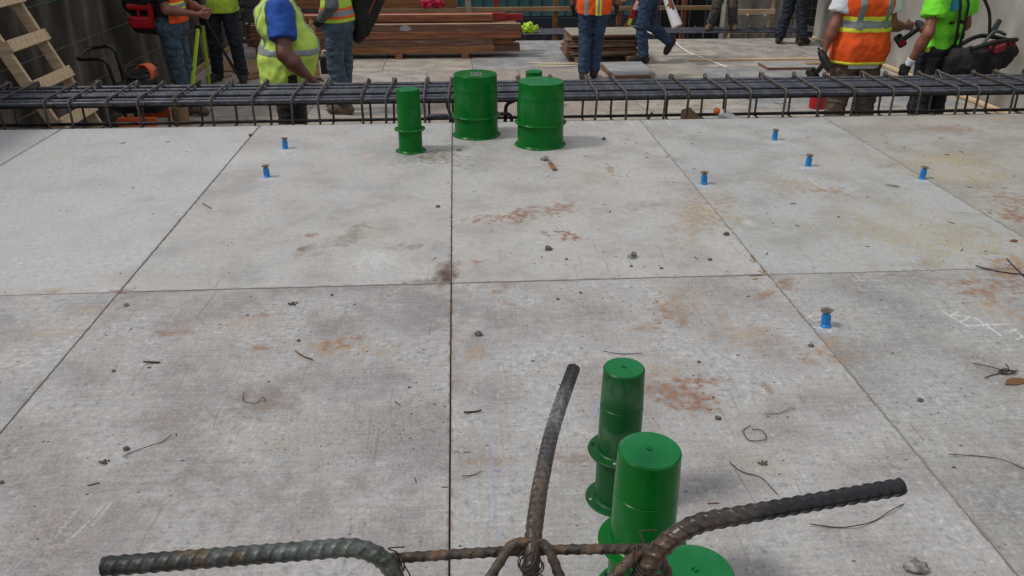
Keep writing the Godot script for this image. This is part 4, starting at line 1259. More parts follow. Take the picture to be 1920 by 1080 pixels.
func dowels() -> void:
	var c := thing("column_rebar", "rusty column rebar with hooked ends tied together, right below the camera", "rebar cage")
	var L := bent(PackedVector3Array([Vector3(-0.098, 0, -0.8), Vector3(-0.1, 0.588, -0.8), Vector3(-0.449, 0.585, -0.787)]), 0.062, 0.0019)
	put("hooked_bar", Shape.new().tube(L, 0.0114, 24, true, 0.0012, 0.0155), bar_material("bar_left", L, [[0.0, lin(0.05, 0.04, 0.03)], [0.54, lin(0.055, 0.05, 0.04)], [0.62, lin(0.1, 0.115, 0.1)], [0.74, lin(0.085, 0.1, 0.093)], [0.84, lin(0.05, 0.058, 0.055)], [0.88, lin(0.09, 0.06, 0.03)], [0.92, lin(0.035, 0.04, 0.042)], [1.0, lin(0.016, 0.018, 0.02)]], 202, 0.45), c)
	var C := bent(PackedVector3Array([Vector3(0.066, 0, -0.79), Vector3(0.074, 0.575, -0.785), Vector3(0.095, 0.577, -0.9)]), 0.06, 0.0019)
	C = C.slice(0, C.size() - 1) + curve(PackedVector3Array([Vector3(0.095, 0.577, -0.9), Vector3(0.12, 0.576, -1.01), Vector3(0.145, 0.574, -1.1), Vector3(0.188, 0.567, -1.24)]), 0.0019)
	put("hooked_bar", Shape.new().tube(C, 0.0106, 22, true, 0.0012, 0.0135), bar_material("bar_middle", C, [[0.0, lin(0.045, 0.03, 0.022)], [0.56, lin(0.055, 0.039, 0.029)], [0.68, lin(0.085, 0.063, 0.05)], [0.76, lin(0.05, 0.05, 0.053)], [0.83, lin(0.17, 0.175, 0.175)], [0.9, lin(0.12, 0.122, 0.125)], [0.95, lin(0.03, 0.028, 0.028)], [1.0, lin(0.018, 0.015, 0.015)]], 203, 0.38), c)
	var R := bent(PackedVector3Array([Vector3(0.221, 0, -0.775), Vector3(0.221, 0.61, -0.778), Vector3(0.568, 0.619, -0.83)]), 0.085, 0.0021)
	var thick := PackedFloat32Array()
	for i in R.size(): thick.append(lerpf(0.0124, 0.0108, smoothstep(0.55, 0.85, float(i) / R.size())))
	put("hooked_bar", Shape.new().tube(R, thick, 26, true, 0.0013, 0.0165), bar_material("bar_right", R, [[0.0, lin(0.07, 0.04, 0.025)], [0.55, lin(0.085, 0.05, 0.032)], [0.66, lin(0.066, 0.048, 0.038)], [0.74, lin(0.04, 0.034, 0.031)], [0.8, lin(0.014, 0.015, 0.019)], [1.0, lin(0.011, 0.012, 0.016)]], 201, 0.34), c)
	put("tie_bar", Shape.new().tube(curve(PackedVector3Array([Vector3(-0.112, 0.547, -0.818), Vector3(0.06, 0.552, -0.816), Vector3(0.238, 0.553, -0.808)]), 0.0025), 0.0063, 14, true, 0.0011, 0.0155), M.rust_bar, c)
	put("stirrup", Shape.new().tube(bent(PackedVector3Array([Vector3(-0.02, 0.4, -0.77), Vector3(0.02, 0.535, -0.785), Vector3(0.052, 0.57, -0.812), Vector3(0.096, 0.57, -0.81), Vector3(0.113, 0.53, -0.785), Vector3(0.112, 0.4, -0.77)]), 0.02, 0.0025), 0.0062, 14, true, 0.001, 0.015), M.rust_bar, c)
	put("stirrup", Shape.new().tube(bent(PackedVector3Array([Vector3(0.14, 0.4, -0.765), Vector3(0.168, 0.53, -0.77), Vector3(0.2, 0.556, -0.785), Vector3(0.238, 0.55, -0.815), Vector3(0.262, 0.5, -0.82), Vector3(0.262, 0.4, -0.82)]), 0.02, 0.0025), 0.0072, 14, true, 0.001, 0.015), M.rust_bar, c)
	var w := Shape.new()
	wraps(w, Vector3(0.073, 0.555, -0.79), Vector3(-0.5, 0.9, 0.0).normalized(), 0.0118, 5, 1.0)
	wraps(w, Vector3(0.221, 0.538, -0.778), Vector3(0.35, 0.94, 0.0).normalized(), 0.0142, 8, 2.0)
	wraps(w, Vector3(0.213, 0.556, -0.792), Vector3(0.9, 0.3, 0.1).normalized(), 0.0105, 2, 3.0)
	wraps(w, Vector3(-0.092, 0.548, -0.81), Vector3(1, 0.1, 0).normalized(), 0.009, 3, 4.0)
	for q in [[-0.095, 0.552, -0.81, -0.012, 0.02, 0.0], [0.21, 0.565, -0.79, 0.004, 0.025, -0.01], [0.245, 0.55, -0.765, 0.035, -0.02, 0.01], [0.205, 0.545, -0.79, -0.004, -0.04, 0.02], [-0.088, 0.545, -0.808, 0.004, -0.05, 0.0], [0.085, 0.55, -0.775, 0.016, -0.02, 0.012]]:
		var a := Vector3(q[0], q[1], q[2])
		var e := a + Vector3(q[3], q[4], q[5])
		w.tube(curve(PackedVector3Array([a, a.lerp(e, 0.5) + Vector3(0.006, 0.006, 0.004), e, e + Vector3(0.022, 0.001, 0.0)]), 0.005), 0.001, 5)
	put("tie_wires", w, M.tie_wire, c).set_meta("kind", "stuff")
	put("green_tape", Shape.new().tube(PackedVector3Array([Vector3(0.0735, 0.528, -0.7865), Vector3(0.0725, 0.46, -0.787)]), 0.0118, 16), M.tape, c)
	put("tape_tail", Shape.new().box(Vector3(0.007, 0.012, 0.002), Transform3D(Basis(Vector3.BACK, 0.4), Vector3(0.087, 0.537, -0.776)), 0.0004), M.tape, c)

# ---------- walls, street and glass front ----------
func walls_and_street() -> void:
	var gnd := struct("ground", Vector3(0, -5.0, 0))
	put("street", sheet(400.0), M.street_ground, gnd)
	var lw := thing("concrete_wall", "dark stained concrete wall with pale sheet joints along the left side", "wall")
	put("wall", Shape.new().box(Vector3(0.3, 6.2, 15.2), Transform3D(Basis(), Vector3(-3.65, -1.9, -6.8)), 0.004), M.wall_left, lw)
	# thin mortar fins left by the joints of the form sheets
	for q in [[-0.285, M.seam], [-0.68, M.seam], [0.5, M.seam_green], [0.107, M.seam]]:
		put("joint_fin", Shape.new().box(Vector3(0.006, 0.008, 14.6), Transform3D(Basis(), Vector3(-3.499, q[0], -6.8)), 0.001), q[1], lw)
	for z in [-5.4, -6.62, -7.84, -9.06, -10.28, -11.5, -12.72]:
		put("joint_fin", Shape.new().box(Vector3(0.005, 2.0, 0.006), Transform3D(Basis(), Vector3(-3.499, 0.2, z)), 0.001), M.wall_left, lw)
	var curb := lone("wall_batten", Shape.new().box(Vector3(0.05, 0.06, 5.2), Transform3D.IDENTITY, 0.004), M.pine_dark, Vector3(-3.47, LOW + 0.033, -11.1), "narrow brown wooden batten at the foot of the left wall", "batten")
	var rw := thing("concrete_wall", "pale grey concrete wall with streaks along the right side", "wall")
	put("wall", Shape.new().box(Vector3(0.3, 7.6, 14.2), Transform3D(Basis(), Vector3(6.0, -1.2, -6.6)), 0.006), M.wall_right, rw)
	for z in [-7.0, -9.44, -11.88]:
		put("joint_fin", Shape.new().box(Vector3(0.004, 3.4, 0.007), Transform3D(Basis(), Vector3(5.849, 0.9, z)), 0.001), M.wall_end, rw)
	lone("wall_batten", Shape.new().box(Vector3(8.0, 0.05, 0.05), Transform3D(Basis(Vector3.UP, PI / 2)), 0.012), M.pine, Vector3(5.82, LOW + 0.03, -9.6), "cream wooden chamfer strip at the foot of the right wall", "batten")
	# end walls with form ties
	var le := thing("end_wall", "grey form wall with white tie cones at the far left end", "wall")
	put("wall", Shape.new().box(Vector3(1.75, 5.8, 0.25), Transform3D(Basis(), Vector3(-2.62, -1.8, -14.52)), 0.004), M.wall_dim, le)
	put("board_joint", Shape.new().box(Vector3(0.01, 4.0, 0.006), Transform3D(Basis(), Vector3(-2.35, -0.9, -14.394)), 0.001), M.dark_void, le)
	put("board_joint", Shape.new().box(Vector3(1.7, 0.01, 0.006), Transform3D(Basis(), Vector3(-2.62, -0.33, -14.394)), 0.001), M.dark_void, le)
	var re := thing("end_wall", "pale form wall with white tie cones behind the wooden ladder", "wall")
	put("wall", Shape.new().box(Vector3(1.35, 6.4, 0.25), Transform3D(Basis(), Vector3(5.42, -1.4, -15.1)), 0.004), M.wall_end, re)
	for k in 26:
		var left := k < 12
		var p := Vector3(-3.4 + 0.27 * (k % 4) + 0.08 * ((k / 4) % 2), -0.75 + 0.24 * (k / 4), -14.39) if left else Vector3(4.88 + 0.29 * ((k - 12) % 4) + 0.1 * (((k - 12) / 4) % 2), -1.25 + 0.24 * ((k - 12) / 4), -14.97)
		var rod := Vector3(0.0, -0.015, 0.3 + 0.06 * ((k * 7) % 3)) + Vector3(0.06 * (-1 if left else 1), 0, 0)
		var par := le if left else re
		var t := put("form_tie", Shape.new().tube(PackedVector3Array([p, p + rod]), 0.0055, 6), M.rod, par)
		put("tie_cone", Shape.new().lathe([Vector2(0, 0), Vector2(0.012, 0), Vector2(0.02, 0.045), Vector2(0, 0.045)], 10, Transform3D(Basis(Vector3.RIGHT, PI / 2), p + rod)), M.cone_white, t)
		if k % 3 == 0:
			put("tie_cone", Shape.new().lathe([Vector2(0, 0), Vector2(0.012, 0), Vector2(0.02, 0.045), Vector2(0, 0.045)], 10, Transform3D(Basis(Vector3.RIGHT, PI / 2), p + rod * 0.2)), M.cone_white, t)
	# dark gap with a curtain of bars beside the right wall
	var gap := thing("rebar_curtain", "dark recess with thin horizontal bars beside the right wall end", "rebar mat")
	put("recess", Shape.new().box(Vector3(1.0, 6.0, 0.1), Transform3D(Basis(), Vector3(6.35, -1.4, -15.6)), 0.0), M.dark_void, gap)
	for k in 9:
		put("bar", Shape.new().tube(PackedVector3Array([Vector3(5.75, -1.4 + k * 0.16, -14.6), Vector3(6.4, -1.4 + k * 0.16, -14.6)]), 0.008, 6), M.rod, gap)
	for k in 4:
		put("bar", Shape.new().tube(PackedVector3Array([Vector3(5.85 + k * 0.15, -2.5, -14.62), Vector3(5.85 + k * 0.15, 1.5, -14.62)]), 0.009, 6), M.rod, gap)
	# glass front across the street
	var gl := thing("glass_front", "teal glass street front with dark mullions behind the guard rail", "building")
	put("wall", Shape.new().box(Vector3(40, 16, 1.0), Transform3D(Basis(), Vector3(2, 3.0, -35.2)), 0.0), M.base_dark, gl)
	var pane := Shape.new().box(Vector3(0.452, 2.9, 0.03), Transform3D.IDENTITY, 0.002).mesh()
	var mul := Shape.new().box(Vector3(0.04, 9.0, 0.1), Transform3D.IDENTITY, 0.003).mesh()
	for c in 36:
		var x := -5.6 + c * 0.475
		put("mullion", mul, M.mullion, gl).position = Vector3(x, 1.42, -34.65)
		for r in 3:
			put("pane", pane, M.teal_glass, gl).position = Vector3(x + 0.2375, -1.62 + r * 3.0, -34.68)
	put("plinth", Shape.new().box(Vector3(40, 1.9, 0.3), Transform3D(Basis(), Vector3(2, -4.06, -34.6)), 0.01), M.base_dark, gl)
	# guard rail at the far edge
	var gr := thing("guard_rail", "wooden guard rail of planks on red brown posts at the far edge", "guard rail")
	for q in [[0.43, -15.33], [-0.5, -15.33], [-1.4, -15.33]]:
		put("rail", Shape.new().box(Vector3(7.4, 0.075, 0.036), Transform3D(Basis(), Vector3(1.2, q[0], q[1])), 0.003), M.pine_dark, gr)
	for q in [[0.702, M.red_paint], [1.769, M.timber_gold], [2.933, M.timber], [4.118, M.timber], [-0.6, M.timber], [-1.7, M.timber]]:
		put("post", Shape.new().box(Vector3(0.085, 4.8, 0.085), Transform3D(Basis(), Vector3(q[0], -1.9, -15.42)), 0.004), q[1], gr)
	lone("leaning_board", Shape.new().box(Vector3(0.1, 2.2, 0.035), Transform3D(Basis(Vector3.BACK, 0.05)), 0.003), M.ply_face, Vector3(0.17, 0.2, -14.9), "weathered pale upright board behind the timber stack", "board")
	# leaning sheets in the dark opening
	var a := Transform3D(Basis(Vector3.BACK, -0.55), Vector3(3.95, -1.5, -16.2))
	lone("leaning_sheet", Shape.new().box(Vector3(1.9, 0.7, 0.03), Transform3D.IDENTITY, 0.003), M.slate, a.origin, "grey green sheet sloping down to the right under the rail, lower of two", "sheet").basis = a.basis
	a = Transform3D(Basis(Vector3.BACK, -0.62), Vector3(4.75, -0.25, -16.5))
	lone("leaning_sheet", Shape.new().box(Vector3(1.3, 0.28, 0.03), Transform3D.IDENTITY, 0.003), M.slate, a.origin, "narrow grey sheet sloping behind the knee of the climbing worker", "sheet").basis = a.basis
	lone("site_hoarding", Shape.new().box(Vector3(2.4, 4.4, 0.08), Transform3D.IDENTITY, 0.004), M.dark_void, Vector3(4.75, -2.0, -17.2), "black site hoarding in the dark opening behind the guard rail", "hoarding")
	for k in 5:
		lone("upright_bar", Shape.new().tube(PackedVector3Array([Vector3(0, -2.2, 0), Vector3(0, 2.4, 0)]), 0.01, 6), M.stirrup_bar, Vector3(3.55 + k * 0.28, 0, -15.9 - 0.1 * (k % 2)), "%s thin upright starter bar from the left in the dark opening behind the rail" % ["first", "second", "third", "fourth", "fifth"][k], "rebar", "upright bars behind the rail")

func sheet(r: float) -> Shape:
	var s := Shape.new()
	s.face([Vector3(-r, 0, -r), Vector3(r, 0, -r), Vector3(r, 0, r), Vector3(-r, 0, r)], Vector3.UP)
	return s

func far_cage() -> void:
	var c := thing("rebar_cage", "dark rebar cage lying along the far edge of the lower deck", "rebar cage")
	var m := bar_line(-2.0, 6.2, 0.014, 0.002, 0.03, 6, 2)
	var y := -0.72
	for k in 8:
		put("bar", m, M.steel_bar, c).position = Vector3(0, y + rng.randf_range(-0.004, 0.004), -13.86 - k * 0.076)
	put("bar", m, M.dark_bar, c).position = Vector3(0, y - 0.25, -13.86)
	put("bar", m, M.dark_bar, c).position = Vector3(0, y - 0.25, -14.39)
	var st := Shape.new().tube(bent(PackedVector3Array([Vector3(0.01, y + 0.02, -14.3), Vector3(0.01, y + 0.035, -14.41), Vector3(0, y - 0.27, -14.41), Vector3(0, y - 0.27, -13.83), Vector3(0, y + 0.02, -13.83), Vector3(0, y + 0.022, -14.36)]), 0.03, 0.02), 0.009, 6).mesh()
	var x := -1.9
	while x < 6.1:
		put("stirrup", st, M.stirrup_bar, c).position = Vector3(x + rng.randf_range(-0.03, 0.03), 0, 0)
		x += 0.33
	put("bed", Shape.new().box(Vector3(9.3, 0.02, 0.9), Transform3D(Basis(), Vector3(1.17, y - 0.32, -14.15)), 0.002), M.ply_brown, struct("far_beam_form"))

# ---------- timber and sheets ----------
func beam_of(len: float, m: Material, at: Vector3, label: String, group := "timbers in the stack", hgt := 0.098) -> MeshInstance3D:
	var key := "beam %.2f %.3f" % [len, hgt]
	if not M.has(key): M[key] = Shape.new().box(Vector3(len, hgt, 0.1), Transform3D.IDENTITY, 0.004).mesh()
	var o := lone("timber_beam", M[key], m, at, label, "timber", group)
	o.rotation.y = rng.randf_range(-0.004, 0.004)
	return o

func stacks() -> void:
	var z := -12.22
	var y0 := LOW + 0.075
	var tints := [Vector3(0.1, 0.2, 0.0), Vector3(0.5, 0.7, 0.3), Vector3(0.8, 0.1, 0.9), Vector3(0.3, 0.5, 0.6)]
	var rows := [["timber_gold", 3.4, -1.17, "bottom front timber of the stack, golden brown with a cut end"], ["timber_grey", 3.4, -1.19, "second front timber from the bottom of the stack, dull with pale scuffs"], ["timber", 3.82, -1.0, "third front timber from the bottom, reddest in the stack"], ["timber_grey", 3.82, -1.0, "fourth front timber from the bottom with a pale round patch"], ["timber", 3.3, -1.14, "topmost front timber of the stack, short and red brown"]]
	for k in rows.size():
		var r: Array = rows[k]
		var yy := y0 + 0.05 + k * 0.1015 + (0.012 if k == 4 else 0.0)
		var o := beam_of(r[1], shifted(M[r[0]], tints[k % 4]), Vector3(r[2], yy, z + rng.randf_range(-0.006, 0.006) - (0.15 if k == 4 else 0.0)), r[3])
		put("worn_top", Shape.new().box(Vector3(r[1] - 0.02, 0.002, 0.09), Transform3D(Basis(), Vector3(0, 0.0495, 0)), 0.0005), M.timber_top, o)
		if k == 3:
			put("pale_patch", Shape.new().slab(blob(0.085, 0.042, 14, 3), 0.0015, Transform3D(Basis(), Vector3(0.26, 0.0, 0.0495))), M.ply_grey, o)
		for j in range(1, 4):
			if k == 4: continue
			beam_of([3.4, 3.7, 3.8][(j + k) % 3], shifted(M[["timber", "timber_grey", "timber_gold"][(k * 2 + j) % 3]], tints[(k + j) % 4]), Vector3(-1.1 + 0.05 * ((j * 3 + k) % 4), yy, z - 0.105 * j), "brown timber behind the front ones of the stack", "timbers behind the front of the stack")
	beam_of(3.5, M.timber_grey, Vector3(-0.92, y0 + 0.05 + 0.11, z - 0.44), "dark timber end sticking out at the back of the stack's right side", "timbers in the stack")
	var top := y0 + 0.508 + 0.012
	beam_of(3.5, M.red_paint, Vector3(-1.05, top - 0.05, z - 0.27), "timber painted red, its end showing behind the topmost front timber")
	beam_of(3.6, M.red_paint, Vector3(-0.83, top - 0.095, z - 0.5), "second timber painted red, lower and farther back in the stack")
	var bk := lone("plank", Shape.new().box(Vector3(2.6, 0.14, 0.04), Transform3D.IDENTITY, 0.004), M.timber_gold, Vector3(-1.3, top + 0.06, z - 0.95), "brown plank standing on edge behind the red timber", "plank")
	put("worn_top", Shape.new().box(Vector3(2.58, 0.002, 0.034), Transform3D(Basis(), Vector3(0, 0.0705, 0)), 0.0005), M.timber_top, bk)
	for x in [-2.6, -1.6, -0.85, 0.1]:
		lone("spacer_block", Shape.new().box(Vector3(0.1, 0.075, 0.5), Transform3D.IDENTITY, 0.004), M.timber, Vector3(x, LOW + 0.0378, z - 0.18), "%s wooden block under the timber stack, counted from its left end" % ["first", "second", "third", "fourth"][int((x + 2.7) / 0.85)], "wood block", "blocks under the timber stack")
	# knotted red plastic bag on the stack
	var bag := thing("plastic_bag", "knotted glossy red plastic bag on top of the timber stack", "bag", Vector3(-0.36, top + 0.002, z - 0.75))
	put("bag", skin([[Vector3(-0.1, 0.07, 0), Vector3(0.1, 0.07, 0), 0.07, 0.07], [Vector3(0, 0.1, 0), Vector3(0.0, 0.22, 0), 0.06, 0.035]], 0.03, 0.011, [[Vector3.DOWN, 0.0]], [], 0.03, Vector3(18, 12, 18), 4), M.plastic_red, bag)
	put("knot", skin([[Vector3(-0.01, 0.25, 0), Vector3(0.015, 0.36, 0), 0.035, 0.06]], 0.02, 0.01, [], [], 0.02, Vector3(25, 15, 25), 6), M.plastic_red, bag)
	# sheets on two bearers
	for q in [[1.69, -0.03], [2.4, 0.03]]:
		var b := lone("bearer", Shape.new().box(Vector3(0.095, 0.09, 0.8), Transform3D(Basis(Vector3.UP, q[1])), 0.004), M.pine_dark, Vector3(q[0], LOW + 0.0455, -12.06), "%s wooden bearer under the stack of sheets" % ("left" if q[0] < 2 else "right"), "wood block", "bearers under the sheet stack")
	var yy := LOW + 0.092
	var kinds := [[1.02, 0.62, 0, "ply_brown"], [1.0, 0.6, 2, "ply_brown"], [1.04, 0.64, -1, "ply_brown"], [1.0, 0.6, 1, "ply_edge"], [1.05, 0.66, -2, "ply_brown"], [0.98, 0.6, 3, "ply_brown"], [0.92, 0.6, 1, "ply_edge"], [1.06, 0.64, -5, "ply_brown"], [0.9, 0.56, 2, "ply_edge"], [0.86, 0.5, 0, "ply_brown"], [1.0, 0.7, 1, "ply_face"]]
	for k in kinds.size():
		var q: Array = kinds[k]
		var th := 0.019 if k % 3 else 0.03
		var nm := ["bottom", "second", "third", "fourth", "fifth", "sixth", "seventh", "eighth", "ninth", "tenth", "topmost"][k] as String
		var o := lone("plywood_offcut", Shape.new().box(Vector3(q[0], th, q[1]), Transform3D(Basis(Vector3.UP, deg_to_rad(q[2]))), 0.001), M[q[3]], Vector3(2.03 + 0.025 * ((k * 5) % 3 - 1), yy + th * 0.5, -12.02 + 0.03 * ((k * 7) % 4) - 0.04), "%s sheet from below in the stack on two bearers" % nm if k < 10 else "topmost pale sheet of the stack on two bearers, with an orange edge", "plywood sheet", "sheets in the stack on bearers")
		if k == 10:
			put("edge", Shape.new().box(Vector3(q[0] + 0.002, th * 0.7, q[1] + 0.002), Transform3D(Basis(Vector3.UP, deg_to_rad(q[2])), Vector3(0, -0.004, 0)), 0.001), M.timber, o)
		yy += th + 0.0012 + (0.012 if k in [3, 6, 8] else 0.0)
	# two sheets on the floor
	for k in 3:
		lone("plywood_offcut", Shape.new().box(Vector3(0.56, 0.019, 0.86), Transform3D(Basis(Vector3.UP, deg_to_rad([3.0, -2.0, 1.0][k]))), 0.001), M.ply_edge if k < 2 else M.ply_grey, Vector3(2.22 + 0.012 * k, LOW + 0.012 + 0.0203 * k, -11.0), ["lowest sheet of the small floor pile behind the cage", "middle sheet of the small floor pile behind the cage", "top grey sheet of the small floor pile behind the cage"][k], "plywood sheet", "sheets in the small floor pile")
		if k == 2: pass
	var fl := lone("plywood_offcut", Shape.new().box(Vector3(0.62, 0.03, 0.4), Transform3D.IDENTITY, 0.001), M.ply_edge, Vector3(4.47, LOW + 0.018, -11.22), "single small sheet with red brown edge left of the drill worker", "plywood sheet")
	put("face", Shape.new().box(Vector3(0.61, 0.002, 0.39), Transform3D(Basis(), Vector3(0, 0.0162, 0)), 0.0005), M.ply_grey, fl)

func blob(rx: float, ry: float, k: int, sd: int) -> PackedVector2Array:
	var p := PackedVector2Array()
	for i in k:
		var a := TAU * i / k
		var r := 1.0 + 0.3 * wobble.get_noise_2d(cos(a) * 2.0 + sd * 10, sin(a) * 2.0)
		p.append(Vector2(cos(a) * rx * r, sin(a) * ry * r))
	return p

# ---------- left side: ladder, cart, tripod, scraps ----------
func left_side() -> void:
	var ld := thing("wooden_ladder", "site built ladder of pale new planks leaning on the dark left wall", "ladder")
	# rails lean towards the wall; rungs run along it
	var foot := Vector3(-2.85, LOW, -6.675)
	var dir := Vector3(-0.39, 0.92, -0.0).normalized()
	for dz in [0.29, -0.29]:
		var a := foot + Vector3(0, 0.01, dz)
		put("rail", Shape.new().bar(a, a + dir * 1.74, 0.036, 0.086, 0.003, Vector3(1, 0.43, 0).normalized()), M.pine, ld)
	for k in 6:
		var p := foot + dir * (0.268 + k * 0.311) + Vector3(0.056, 0.024, 0)
		put("rung", Shape.new().box(Vector3(0.62, 0.088, 0.036), Transform3D(Basis(Vector3(0, 0, -1), dir, dir.cross(Vector3(0, 0, -1)) * -1.0).orthonormalized(), p), 0.003), M.pine, ld)
		for e in [[0.29, 0.02], [0.29, -0.02], [-0.29, 0.02], [-0.29, -0.02]]:
			put("nail", Shape.new().lathe([Vector2(0.005, 0), Vector2(0.0045, 0.002), Vector2(0, 0.002)], 6, Transform3D(Basis(Vector3.BACK, -PI / 2), p + dir * e[1] + Vector3(0.0185, 0.008, e[0]))), M.dark_bar, ld)
	# cart with a bent tube handle, cord coiled on it
	var ct := thing("hand_cart", "black machine cart with a bent tube handle by the left wall", "cart", Vector3(-2.94, LOW, -7.75))
	var hp := PackedVector3Array([Vector3(-0.08, 0.25, 0.14), Vector3(-0.11, 0.5, 0.14), Vector3(-0.16, 0.83, 0.14), Vector3(-0.42, 0.82, 0.14), Vector3(-0.42, 0.87, -0.14), Vector3(-0.18, 0.9, -0.14), Vector3(-0.14, 0.5, -0.14), Vector3(-0.1, 0.25, -0.14)])
	put("handle", Shape.new().tube(bent(hp, 0.07, 0.012), 0.0145, 12), M.black_gloss, ct)
	put("body", skin([[Vector3(-0.12, 0.46, 0.04), Vector3(0.16, 0.44, 0.04), 0.14, 0.12], [Vector3(-0.1, 0.46, -0.1), Vector3(0.14, 0.44, -0.1), 0.14, 0.12], [Vector3(0.2, 0.53, 0.02), Vector3(0.36, 0.5, 0.02), 0.06, 0.04]], 0.06, 0.02), M.black, ct)
	put("frame", Shape.new().bar(Vector3(-0.14, 0.27, 0.2), Vector3(0.2, 0.27, 0.2), 0.03, 0.1, 0.006), M.orange, ct)
	put("frame", Shape.new().bar(Vector3(-0.14, 0.27, -0.2), Vector3(0.2, 0.27, -0.2), 0.03, 0.1, 0.006), M.orange, ct)
	for e in [[-0.12, 0.2], [0.18, 0.2], [-0.12, -0.2], [0.18, -0.2]]:
		put("leg", Shape.new().bar(Vector3(e[0], 0.0, e[1]), Vector3(e[0], 0.26, e[1] * 0.95), 0.028, 0.028, 0.004, Vector3.RIGHT), M.orange, ct)
	var coil := Shape.new()
	for k in 9:
		var pts := PackedVector3Array()
		var rr := 0.115 + 0.012 * wobble.get_noise_1d(k * 9.0)
		for i in 21:
			var a := TAU * i / 20.0
			pts.append(Vector3(cos(a) * rr * 1.25, 0.012 * k + 0.014 * sin(a * 2.0 + k) - 0.04 * sin(a), sin(a) * rr))
		coil.tube(pts, 0.006, 6)
	tag(put("cord_coil", coil, M.black_gloss), "black power cord coiled on top of the machine cart", "cord").position = Vector3(-2.86, -0.19, -7.75)
	var pl := thing("plug_hood", "orange plastic hood lying on the coiled black cord", "plastic hood", Vector3(-2.81, -0.12, -7.72), -20)
	var arc := PackedVector2Array()
	for i in 13: arc.append(Vector2(cos(PI * i / 12.0) * 0.085, sin(PI * i / 12.0) * 0.085))
	for i in 13: arc.append(Vector2(-cos(PI * i / 12.0) * 0.075, sin(PI * i / 12.0) * 0.075))
	put("hood", Shape.new().slab(arc, 0.1, Transform3D(Basis(Vector3.BACK, -0.5), Vector3(0, 0, -0.05))), M.orange, pl)
	put("back", Shape.new().slab(arc.slice(0, 13), 0.006, Transform3D(Basis(Vector3.BACK, -0.5), Vector3(0, 0, -0.05))), M.orange, pl)
	lone("cardboard_tube", Shape.new().lathe([Vector2(0.0, 0), Vector2(0.075, 0.0), Vector2(0.077, 0.004), Vector2(0.077, 0.27), Vector2(0.07, 0.272), Vector2(0.07, 0.1), Vector2(0, 0.1)], 24), M.card, Vector3(-2.72, LOW, -8.15), "pale brown cardboard tube standing beside the machine cart", "tube")
	# survey tripod
	var tr := thing("survey_tripod", "tripod with lime green legs and black head held by two workers", "tripod", Vector3(-2.9, LOW, -9.9))
	put("leg", Shape.new().bar(Vector3(-0.06, 0.0, 0.72), Vector3(-0.0, 0.82, 0.1), 0.035, 0.028, 0.004), M.lime, tr)
	put("leg", Shape.new().bar(Vector3(-0.16, 0.0, -0.5), Vector3(0.0, 0.88, -0.05), 0.035, 0.028, 0.004), M.lime, tr)
	put("leg", Shape.new().bar(Vector3(0.33, 0.0, -0.3), Vector3(0.04, 0.88, 0.0), 0.03, 0.028, 0.004), M.black, tr)
	for e in [[-0.0, 0.78, 0.12], [0.0, 0.84, -0.06], [0.05, 0.84, -0.01]]:
		put("clamp", Shape.new().box(Vector3(0.06, 0.09, 0.05), Transform3D(Basis(), Vector3(e[0], e[1], e[2])), 0.008), M.black, tr)
	put("head", Shape.new().lathe([Vector2(0.0, 0.9), Vector2(0.075, 0.9), Vector2(0.08, 0.93), Vector2(0.06, 0.96), Vector2(0.03, 0.98), Vector2(0.03, 1.25), Vector2(0, 1.25)], 20, Transform3D(Basis(), Vector3(0.02, 0, 0))), M.black, tr)
	put("level_vial", Shape.new().lathe([Vector2(0.0, 0), Vector2(0.025, 0), Vector2(0.025, 0.02), Vector2(0, 0.02)], 14, Transform3D(Basis(), Vector3(0.06, 1.0, 0.08))), M.silver, tr)
	# scraps behind the second worker
	var sc := [[-2.95, -11.55, 0.5, 0.32, 15, 0.25, "card", "folded brown cardboard sheet propped behind the tripod workers"], [-2.75, -11.3, 0.42, 0.25, -25, 0.12, "pine_dark", "tan board scrap lying between the legs of the second worker"], [-2.62, -11.0, 0.36, 0.26, 40, 0.05, "timber_gold", "orange brown wood scrap nearest the second worker's boot"], [-3.1, -11.0, 0.3, 0.18, 60, 0.08, "card", "crumpled brown paper scrap next to the lime tripod leg"], [-2.4, -11.6, 0.4, 0.2, -10, 0.2, "timber_gold", "brown plank piece left of the blue shirt worker"]]
	for q in sc:
		var o := lone("scrap_piece", Shape.new().box(Vector3(q[2], 0.016, q[3]), Transform3D.IDENTITY, 0.002), M[q[6]], Vector3(q[0], LOW + 0.012 + q[3] * 0.5 * sin(absf(q[5])), q[1]), q[7], "scrap")
		o.rotation = Vector3(q[5], deg_to_rad(q[4]), 0)
	var sw := thing("circular_saw", "dark circular saw with a round guard behind the second worker", "power tool", Vector3(-2.52, LOW, -11.2), 30)
	put("guard", Shape.new().lathe([Vector2(0, -0.03), Vector2(0.1, -0.03), Vector2(0.105, 0.0), Vector2(0.1, 0.03), Vector2(0, 0.03)], 22, Transform3D(Basis(Vector3.RIGHT, PI / 2), Vector3(0, 0.11, 0))), M.slate, sw)
	put("motor", skin([[Vector3(0, 0.13, 0.05), Vector3(0, 0.13, 0.17), 0.055, 0.05], [Vector3(0, 0.13, 0.08), Vector3(0.14, 0.19, 0.08), 0.03, 0.025]], 0.03, 0.012), M.black, sw)
	put("base_plate", Shape.new().box(Vector3(0.26, 0.006, 0.16), Transform3D(Basis(), Vector3(0, 0.01, 0.02)), 0.001), M.silver, sw)
	# cord, tool box and leaning triangle behind the blue shirt worker
	lone("leaning_triangle", Shape.new().slab(PackedVector2Array([Vector2(-0.09, 0), Vector2(0.09, 0), Vector2(0.09, 0.72), Vector2(0.03, 0.78)]), 0.018), M.pine_dark, Vector3(-1.83, LOW + 0.001, -10.6), "tan triangular board standing behind the blue shirt worker", "board").rotation = Vector3(-0.12, 0.2, 0)
